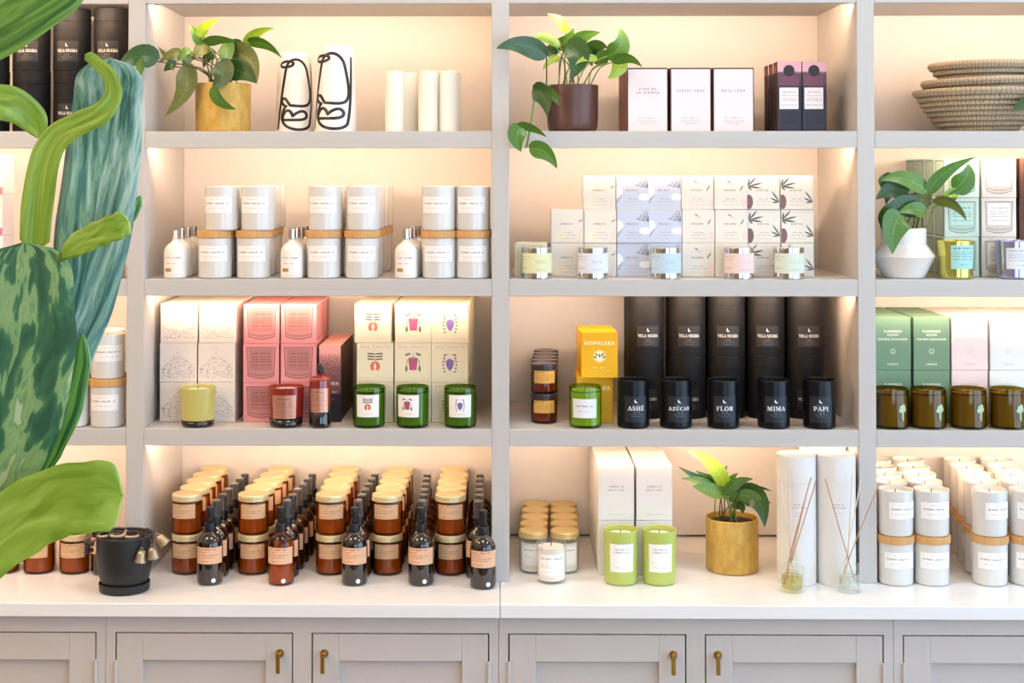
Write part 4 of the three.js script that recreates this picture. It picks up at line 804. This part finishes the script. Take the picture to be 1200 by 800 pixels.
plant('potted_pothos', 'small upright pothos in an ochre pot on the white counter', at(858, 4, -0.118), [850, 610], -0.118, [
  [851, 574, 840, 538, 805, 528, 19, 0.02, 0.04, 'l', 0.2], [838, 567, 818, 562, 794, 546, 9, 0.01, 0.03, 'd', 0.3], [840, 572, 818, 560, 798, 561, 10, 0.02, 0.04, 'm', 0.4], [850, 578, 828, 574, 811, 569, 16, 0.03, 0.05, 'm', 0.4],
  [842, 565, 828, 560, 815, 551, 9, 0.0, 0.01, 'm', 0.3], [849, 560, 846, 552, 853, 545, 7, -0.02, -0.02, 'd', 0.3], [853, 566, 858, 558, 865, 554, 9, -0.02, -0.01, 'm', 0.3], [850, 581, 858, 560, 883, 561, 17, 0.03, 0.05, 'm', 0.3],
  [866, 578, 896, 574, 896, 618, 28, 0.03, 0.075, 'd', 0.15, 8], [866, 580, 890, 580, 894, 600, 20, 0.035, 0.06, 'm', 0.2, 8], [878, 572, 890, 568, 905, 576, 5, 0.0, 0.0, 'd', 0.3], [888, 584, 896, 584, 904, 590, 5, 0.0, 0.0, 'd', 0.3], [858, 588, 864, 574, 878, 572, 15, 0.02, 0.03, 'm', 0.3], [846, 580, 838, 566, 832, 556, 14, -0.01, 0.0, 'd', 0.3], [860, 590, 872, 590, 870, 602, 12, 0.0, 0.01, 'd', 0.3],
], t => { mesh('pot', potShape(0.0625, 0.0632, 0.1255), ochre, t); mesh('soil', soil(0.059, 0.112), soilMat, t); });

plant('potted_pothos', 'pothos in a white faceted vase before the mint boxes', at(1059, 2, -0.078), [1068, 268], -0.078, [
  [1087, 227, 1100, 198, 1144, 184, 18, 0.025, 0.04, 'm', 0.3], [1117, 222, 1138, 210, 1134, 191, 27, 0.02, 0.03, 'm', 0.2, 5], [1086, 224, 1058, 200, 1032, 212, 21, 0.03, 0.05, 'm', 0.3], [1056, 252, 1044, 262, 1046, 298, 33, 0.075, 0.09, 'm', 0.1],
  [1036, 204, 1044, 216, 1038, 240, 20, 0.02, 0.03, 'd', 0.2], [1064, 226, 1046, 214, 1026, 234, 26, 0.02, 0.04, 'd', 0.2], [1078, 246, 1054, 232, 1030, 258, 26, 0.04, 0.06, 'd', 0.2], [1094, 236, 1118, 230, 1133, 259, 13, 0.03, 0.05, 'o', 0.3, 8],
  [1124, 226, 1112, 224, 1101, 235, 11, 0.02, 0.03, 'l', 0.3, 8], [1110, 238, 1118, 224, 1127, 222, 13, 0.02, 0.025, 'm', 0.3, 8], [1084, 250, 1072, 240, 1052, 250, 18, 0.05, 0.07, 'm', 0.3], [1040, 262, 1034, 250, 1046, 236, 20, 0.05, 0.06, 'd', 0.2], [1088, 240, 1078, 228, 1062, 236, 22, 0.0, 0.01, 'o', 0.3], [1034, 268, 1046, 252, 1058, 266, 18, 0.06, 0.07, 'd', 0.2],
], t => {
  mesh('vase', lathe([[0, 0], [0.046, 0], [0.050, 0.002], [0.0735, 0.050], [0.0735, 0.0525], [0.054, 0.078], [0.0535, 0.079], [0.0525, 0.1165], [0.0515, 0.118], [0.048, 0.118], [0.047, 0.116], [0.047, 0.100]], 56), phys(0xf0ebe3, 0.25, { clearcoat: 0.4 }), t);
  mesh('soil', soil(0.047, 0.104), soilMat, t);
});
// a plant past the baskets, of which one leaf reaches into view
plant('potted_pothos', 'pothos past the coiled baskets reaching one dark leaf across', at(1290, 1, -0.09), [1285, 98], -0.09, [
  [1216, 122, 1204, 118, 1186, 129, 20, 0.03, 0.08, 'd', 0.2, -10], [1270, 70, 1250, 50, 1236, 64, 22, 0, 0.02, 'm', 0.2], [1300, 66, 1320, 40, 1340, 60, 24, 0, 0.02, 'm', 0.2], [1286, 60, 1280, 40, 1300, 24, 20, 0, 0.01, 'l', 0.2], [1262, 88, 1240, 84, 1228, 108, 24, 0.03, 0.05, 'd', 0.2],
], t => { mesh('pot', potShape(0.058, 0.062, 0.115), std(0xe6e0d6, 0.4), t); mesh('soil', soil(0.057, 0.102), soilMat, t); });

// ---------------------------------------------------------------- reed diffusers
{
  const liquid = (c) => phys(c, 0.05, { transmission: 0.85, thickness: 0 }), reed = std(0xc79a72, 0.7), paleReed = std(0xe6d3bd, 0.7);
  const diffuser = (px, tips, tint, label) => {
    const z0 = 0.066, t = thing('reed_diffuser', label, 'diffuser', at(px, 4, z0), 0, 'reed diffusers');
    const r = 0.0285;
    mesh('bottle', lathe([[0, 0], [r - 0.003, 0], [r, 0.003], [r, 0.058], [r - 0.002, 0.062], [0.014, 0.066], [0.0125, 0.070], [0.0125, 0.079], [0.0145, 0.080], [0.0145, 0.084], [0.0115, 0.084], [0.0105, 0.080], [0.0105, 0.068], [0.013, 0.063], [r - 0.006, 0.058], [r - 0.004, 0.054], [r - 0.004, 0.010], [r - 0.008, 0.007], [0, 0.007]], 36), thinGlass(0xfdfefd, 0.03), t);
    mesh('fragrance_oil', lathe([[0, 0.0075], [r - 0.008, 0.0075], [r - 0.0045, 0.0105], [r - 0.0045, 0.036], [0, 0.036]], 32), liquid(tint), t);
    tips.forEach(([tx, ty, dz], i) => {
      const B = P(tx, ty, z0 + dz).sub(t.position), N = V(((i % 3) - 1) * 0.004, 0.084, dz * 0.1), A = N.clone().add(N.clone().sub(B).multiplyScalar(0.068 / (B.y - N.y))); A.x = THREE.MathUtils.clamp(A.x, -0.018, 0.018); A.z = THREE.MathUtils.clamp(A.z, -0.016, 0.016);
      mesh('reed', tube([A, N, B], 0.0014, 8, 6), i % 2 ? paleReed : reed, t);
    });
  };
  diffuser(928, [[950.5, 559, 0.02], [914.5, 565, -0.03], [956.5, 563, 0.0], [925.5, 553, -0.04], [946, 575, 0.03]], 0xe9e2a0, 'glass reed diffuser with yellow oil beside the potted plant');
  diffuser(994.5, [[967, 561, 0.02], [998.5, 556, -0.03], [1030, 567, 0.02], [1009, 563, -0.02]], 0xf2f3ee, 'glass reed diffuser with clear oil beside the painted upright');
}

// ---------------------------------------------------------------- black pot with bells and cord rings
{
  const c = at(146, 4, 0.069), pm = std(0x1d1f22, 0.5);
  const t = thing('black_planter', 'matte black pot on a saucer holding cord rings and bells', 'pot', c);
  mesh('saucer', lathe([[0, 0], [0.052, 0], [0.0565, 0.002], [0.0580, 0.018], [0.0570, 0.0195], [0.0545, 0.0185], [0.053, 0.008], [0, 0.007]], 48), pm, t);
  mesh('pot', lathe([[0, 0.0075], [0.044, 0.0075], [0.0485, 0.013], [0.056, 0.030], [0.0615, 0.055], [0.0635, 0.080], [0.0635, 0.124], [0.0625, 0.126], [0.0595, 0.126], [0.0585, 0.124], [0.0585, 0.108], [0, 0.108]], 48), pm, t);
  const ringDark = std(0x3a2f2b, 0.6), ringPale = std(0xb9a58e, 0.45, { metalness: 0.5 });
  [[-0.042, 0.010, 0.0], [-0.012, 0.024, 0.4], [-0.020, -0.020, 0.2], [0.018, 0.012, -0.3]].forEach(([x, z, a], i) => {
    const o = new THREE.Group(); o.name = numbered('cord_ring'); o.position.set(c[0] + x, c[1] + 0.1275 + (i === 1 ? 0.004 : 0), c[2] + z); o.rotation.set(0.10, a, i === 0 ? 0.12 : -0.06); scene.add(o);
    mesh('cord', new THREE.TorusGeometry(0.0175, 0.0032, 8, 28).rotateX(Math.PI / 2), ringDark, o); mesh('metal_band', new THREE.TorusGeometry(0.0175, 0.0037, 8, 20, 2.6).rotateX(Math.PI / 2), ringPale, o);
    tag(o, ['dark cord ring on the pot rim beside the bead tassel', 'dark cord ring propped on the front of the black pot', 'dark cord ring at the back of the black pot', 'dark cord ring in the black pot beside the bells'][i], 'ring', 'cord rings in the black pot');
  });
  const bellMat = std(0xb3a487, 0.38, { metalness: 0.85 });
  [[166, 645, 0.1, 'hanging first over the pot rim'], [178.5, 641, -0.15, 'hanging in the middle of three'], [185, 628, -0.75, 'tilted outwards at the end of the string']].forEach(([px, py, a, w]) => {
    const top = P(px, py, 0.125), o = new THREE.Group(); o.name = numbered('hand_bell'); o.position.copy(top); o.rotation.z = -a; scene.add(o);
    mesh('bell', lathe([[0.003, 0], [0.008, -0.001], [0.0105, -0.006], [0.0118, -0.018], [0.0138, -0.0235], [0.0142, -0.0255], [0.013, -0.0255], [0.0105, -0.018], [0.009, -0.006], [0, -0.003]], 28), bellMat, o);
    mesh('loop', new THREE.TorusGeometry(0.0035, 0.001, 6, 14).translate(0, 0.003, 0), bellMat, o); mesh('clapper', new THREE.SphereGeometry(0.0035, 10, 8).translate(0, -0.024, 0), bellMat, o);
    const k = P(172, 618, 0.10).sub(top).applyAxisAngle(V(0, 0, 1), a);
    mesh('cord', tube([V(0, 0.005, 0), k.clone().multiplyScalar(0.5).add(V(0.001, 0.004, 0)), k], 0.0012, 10, 5), ringDark, o);
    tag(o, `small antique brass bell ${w}, on the black pot`, 'bell', 'brass bells');
  });
  // dark beaded tassel hanging over the other side of the pot
  const q = P(105, 637, 0.09), o = thing('beaded_tassel', 'dark bead tassel hanging over the rim of the black pot', 'tassel', [q.x, q.y, q.z]);
  mesh('cord', tube([V(0, 0, 0), V(0.014, 0.008, -0.01), V(0.034, 0.010, -0.02)], 0.002, 10, 6), ringDark, o);
  for (let i = 0; i < 9; i++) mesh('bead', new THREE.SphereGeometry(0.0055, 10, 8).translate(rr(-0.010, 0.010), rr(-0.018, 0.006), rr(-0.008, 0.008)), ringDark, o);
}

// ---------------------------------------------------------------- big variegated plant before the shelves
{
  const Z = 2.1;                                           // its leaves hang 1.3 m from the camera
  const px2m = (DIST - Z) / F;
  // marbled leaf colour: warped noise, stretched along the leaf, cut into tones
  const varieg = (tones, fx, fy, warp, grain, slant = 0) => {
    const w = 256, h = 512, data = new Uint8Array(w * h * 4), K = 64, tab = []; for (let i = 0; i < K * K; i++) tab.push(rnd());
    const vn = (x, y) => { const ix = Math.floor(x), iy = Math.floor(y), a = x - ix, b = y - iy, sa = a * a * (3 - 2 * a), sb = b * b * (3 - 2 * b), q = (i, j) => tab[((j % K + K) % K) * K + (i % K + K) % K]; return (q(ix, iy) * (1 - sa) + q(ix + 1, iy) * sa) * (1 - sb) + (q(ix, iy + 1) * (1 - sa) + q(ix + 1, iy + 1) * sa) * sb; };
    const fb = (x, y) => vn(x, y) * 0.55 + vn(x * 2.1 + 7, y * 2.1) * 0.3 + vn(x * 4.3 + 3, y * 4.3 + 9) * 0.15;
    const rgb = tones.map(([t, c]) => [t, [1, 3, 5].map(i => parseInt(c.slice(i, i + 2), 16))]);
    for (let y = 0; y < h; y++) for (let x = 0; x < w; x++) {
      const u = x / w, v = y / h, d = fb(u * 3 + 11, v * 3) - 0.5, n = (fb((u + slant * v * (u > 0.5 ? 1 : -1)) * fx + d * warp, v * fy + d * warp * 0.6) - 0.22) / 0.56;
      let k = 0; while (k < rgb.length - 2 && n > rgb[k + 1][0]) k++;
      const f = Math.max(0, Math.min(1, (n - rgb[k][0]) / (rgb[k + 1][0] - rgb[k][0]))), s = f * f * (3 - 2 * f), o = (y * w + x) * 4, g = (rnd() - 0.5) * grain;
      for (let c = 0; c < 3; c++) data[o + c] = Math.max(0, Math.min(255, rgb[k][1][c] * (1 - s) + rgb[k + 1][1][c] * s + g)); data[o + 3] = 255;
    }
    const t = new THREE.DataTexture(data, w, h); t.colorSpace = THREE.SRGBColorSpace; t.magFilter = t.minFilter = THREE.LinearFilter; t.needsUpdate = true; return t;
  };
  const pad = (map, rough = 0.42) => phys(0xffffff, rough, { map, clearcoat: 0.25, clearcoatRoughness: 0.3 });
  const T = {
    teal: pad(varieg([[0, '#3a6656'], [0.25, '#54857a'], [0.4, '#719c8e'], [0.5, '#93b88f'], [0.6, '#7aa698'], [0.75, '#a3c4b2'], [1, '#cadcca']], 15, 8, 3, 18, 0.45)),
    round: pad(varieg([[0, '#2c5f43'], [0.32, '#3c7350'], [0.42, '#4d8257'], [0.48, '#85ae70'], [0.68, '#94ba78'], [0.82, '#76a46c'], [1, '#bcd3a2']], 11, 10, 3, 12, 0.3)),
    lime: pad(varieg([[0, '#7c9e26'], [0.4, '#8fb236'], [0.7, '#9dbf45'], [1, '#b0cc5a']], 6, 4, 2, 8), 0.45),
    green: pad(varieg([[0, '#2c5f22'], [0.35, '#3d7428'], [0.55, '#568a34'], [0.75, '#76a544'], [1, '#8cb652']], 12, 2.5, 2, 10), 0.42),
  };
  const t = thing('variegated_succulent', 'large succulent with thick mottled pads and bright green curling leaves before the shelves', 'plant', (p => [p.x - 0.06, 0, p.z])(P(-150, 700, Z - 0.02)));
  // a thick pad or leaf: a swept blade along pixels of its middle line, closed on both sides
  const blade = (name, pts, mat, o = {}) => {
    const { thick = 0.006, roll = 0, cup = 0.12, ends = [0.2, 0.2], wavy = 0 } = o;
    const path = new THREE.CatmullRomCurve3(pts.map(p => P(p[0], p[1], Z + (p[3] || 0)).sub(t.position))), ws = pts.map(p => p[2] * px2m / 2);
    const nL = 36, nW = 10, pos = [], uv = [], idx = [];
    const widthAt = u => { const f = u * (ws.length - 1), i = Math.min(ws.length - 2, Math.floor(f)), k = f - i, s = k * k * (3 - 2 * k); let w = ws[i] * (1 - s) + ws[i + 1] * s;
      if (u < ends[0]) w *= Math.sqrt(Math.max(0.0004, 1 - Math.pow(1 - u / ends[0], 2))); if (u > 1 - ends[1]) w *= Math.sqrt(Math.max(0.0004, 1 - Math.pow(1 - (1 - u) / ends[1], 2))); return w; };
    for (const face of [1, -1]) for (let i = 0; i <= nL; i++) {
      const u = i / nL, c = path.getPoint(u), Tn = path.getTangent(u), side = new THREE.Vector3().crossVectors(Tn, V(0, 0, 1)).normalize().applyAxisAngle(Tn, roll), N = new THREE.Vector3().crossVectors(side, Tn).normalize(), w = widthAt(u);
      for (let j = 0; j <= nW; j++) {
        const s = j / nW * 2 - 1, edge = Math.sqrt(Math.max(0, 1 - s * s * s * s)), ripple = wavy * Math.sin(u * 34 + s * 2) * s * s;
        const p = c.clone().addScaledVector(side, s * w * (1 + ripple)).addScaledVector(N, s * s * w * cup + ripple * 0.01 + face * thick / 2 * edge);
        pos.push(p.x, p.y, p.z); uv.push((s + 1) / 2, u);
      }
    }
    const row = nW + 1, half = (nL + 1) * row;
    for (let f = 0; f < 2; f++) for (let i = 0; i < nL; i++) for (let j = 0; j < nW; j++) { const a = f * half + i * row + j, b = a + row; f ? idx.push(a, a + 1, b, b, a + 1, b + 1) : idx.push(a, b, a + 1, b, b + 1, a + 1); }
    const g = new THREE.BufferGeometry(); g.setAttribute('position', new THREE.Float32BufferAttribute(pos, 3)); g.setAttribute('uv', new THREE.Float32BufferAttribute(uv, 2)); g.setIndex(idx); g.computeVertexNormals();
    mat.side = THREE.DoubleSide;
    return mesh(name, g, mat, t);
  };
  const said = (m, s) => { m.userData.label = s; };
  said(blade('pad', [[130, 68, 84, -0.05], [128, 110, 84, -0.05], [122, 180, 92, -0.045], [112, 260, 94, -0.04], [98, 340, 84, -0.04], [74, 420, 70, -0.04], [46, 500, 50, -0.045]], T.teal, { ends: [0.13, 0.2], cup: 0.10, thick: 0.009 }), 'long blue-green streaked pad');
  said(blade('pad', [[30, 284, 120, 0], [28, 330, 122, 0.005], [20, 400, 146, 0.005], [6, 470, 152, 0], [-8, 540, 124, -0.005], [-18, 610, 84, -0.01], [-22, 690, 44, -0.01]], T.round, { ends: [0.17, 0.2], cup: 0.14, thick: 0.011 }), 'broad dark green mottled pad');
  said(blade('leaf', [[-150, 78, 60, 0.02], [-80, 48, 104, 0.02], [-10, 14, 112, 0.03], [60, -24, 96, 0.03], [128, -74, 30, 0.02]], T.green, { ends: [0.15, 0.3], cup: 0.12 }), 'broad green streaked leaf');
  said(blade('leaf', [[41, 296, 36, 0.0], [46, 240, 38, 0.0], [53, 192, 37, 0.004], [69, 160, 32, 0.008], [94, 145, 28, 0.012], [120, 132, 26, 0.014], [134, 112, 21, 0.012], [128, 88, 17, 0.008], [112, 72, 14, 0.004], [101, 64, 13, 0.002]], T.lime, { ends: [0.02, 0.03], cup: 0.3, wavy: 0.03 }), 'lime green leaf curling over the long pad');
  said(blade('leaf', [[-60, 150, 34, 0.02], [-24, 124, 40, 0.02], [10, 121, 42, 0.018], [36, 136, 36, 0.012], [50, 162, 20, 0.006]], T.lime, { ends: [0.1, 0.15], cup: 0.2 }), 'lime green leaf arching sideways');
  said(blade('leaf', [[74, 300, 14, 0.016], [92, 286, 27, 0.02], [116, 274, 30, 0.024], [138, 265, 31, 0.026], [151, 259, 30, 0.026]], T.lime, { ends: [0.06, 0.10], cup: 0.15, wavy: 0.05 }), 'short lime green leaf tip');
  said(blade('leaf', [[-70, 690, 60, 0.03], [-20, 646, 72, 0.035], [30, 606, 80, 0.04], [72, 586, 80, 0.045], [112, 580, 80, 0.048], [144, 580, 76, 0.048]], T.lime, { ends: [0.05, 0.09], cup: 0.16, wavy: 0.02 }), 'wide lime green leaf with blunt end');
  said(blade('leaf', [[97, 392, 12, -0.015], [94, 430, 26, -0.015], [80, 480, 34, -0.015], [62, 526, 26, -0.015], [50, 556, 12, -0.015]], T.green, { ends: [0.1, 0.1], cup: 0.15 }), 'narrow green leaf behind the mottled pad');
  said(blade('leaf', [[165, 229, 7, -0.06], [160, 240, 14, -0.06], [154, 252, 15, -0.06], [140, 268, 12, -0.06]], T.green, { ends: [0.3, 0.1], cup: 0.15 }), 'dark green leaf tip');
  said(blade('pad', [[52, 500, 30, -0.02], [48, 540, 36, -0.02], [40, 590, 30, -0.02], [10, 650, 24, -0.02]], T.teal, { ends: [0.15, 0.15], thick: 0.008 }), 'small blue-green pad');
  // stems down to a planter on a tall stand beside the camera's view
  const L = v => v.sub(t.position), foot = V(0, 1.16, 0);
  for (const [x, y, dz] of [[46, 500, -0.045], [-22, 690, -0.01], [-150, 78, 0.02], [38, 296, 0], [-60, 150, 0.02], [74, 300, 0.016], [-70, 690, 0.03], [50, 556, -0.015], [140, 268, -0.06], [10, 650, -0.02]]) {
    const A = L(P(x, y, Z + dz - 0.004)), kx = L(P(-95, 420, Z - 0.06)), reach = A.clone().lerp(kx, 0.5).add(V(0, 0, -0.03));
    mesh('stem', tube(y < 400 ? [foot.clone().add(V(rr(-0.02, 0.02), 0, rr(-0.02, 0.02))), V(-0.02, 1.5, -0.03), reach, A] : [foot.clone().add(V(rr(-0.02, 0.02), 0, rr(-0.02, 0.02))), V(0.0, 1.34, -0.01), A], 0.004, 24, 7), stemMat, t);
  }
  mesh('planter', lathe([[0, 0.9], [0.085, 0.9], [0.09, 0.905], [0.115, 1.17], [0.113, 1.175], [0.105, 1.175], [0.103, 1.15]], 40), std(0xd8cfc2, 0.5), t);
  mesh('soil', soil(0.103, 1.152), soilMat, t);
  const s = thing('plant_stand', 'tall wooden plant stand under the large succulent', 'stand', [t.position.x, 0, t.position.z]);
  const oak = std(0x9a7548, 0.5);
  mesh('stand_top', lathe([[0, 0.872], [0.14, 0.872], [0.142, 0.875], [0.142, 0.896], [0.14, 0.899], [0, 0.899]], 40), oak, s);
  for (const [x, z] of [[1, 1], [1, -1], [-1, 1], [-1, -1]]) mesh('leg', new THREE.CylinderGeometry(0.012, 0.015, 0.875, 12).rotateZ(x * 0.05).rotateX(-z * 0.05).translate(x * 0.09, 0.4365, z * 0.09), oak, s);
}

renderer.render(scene, camera);
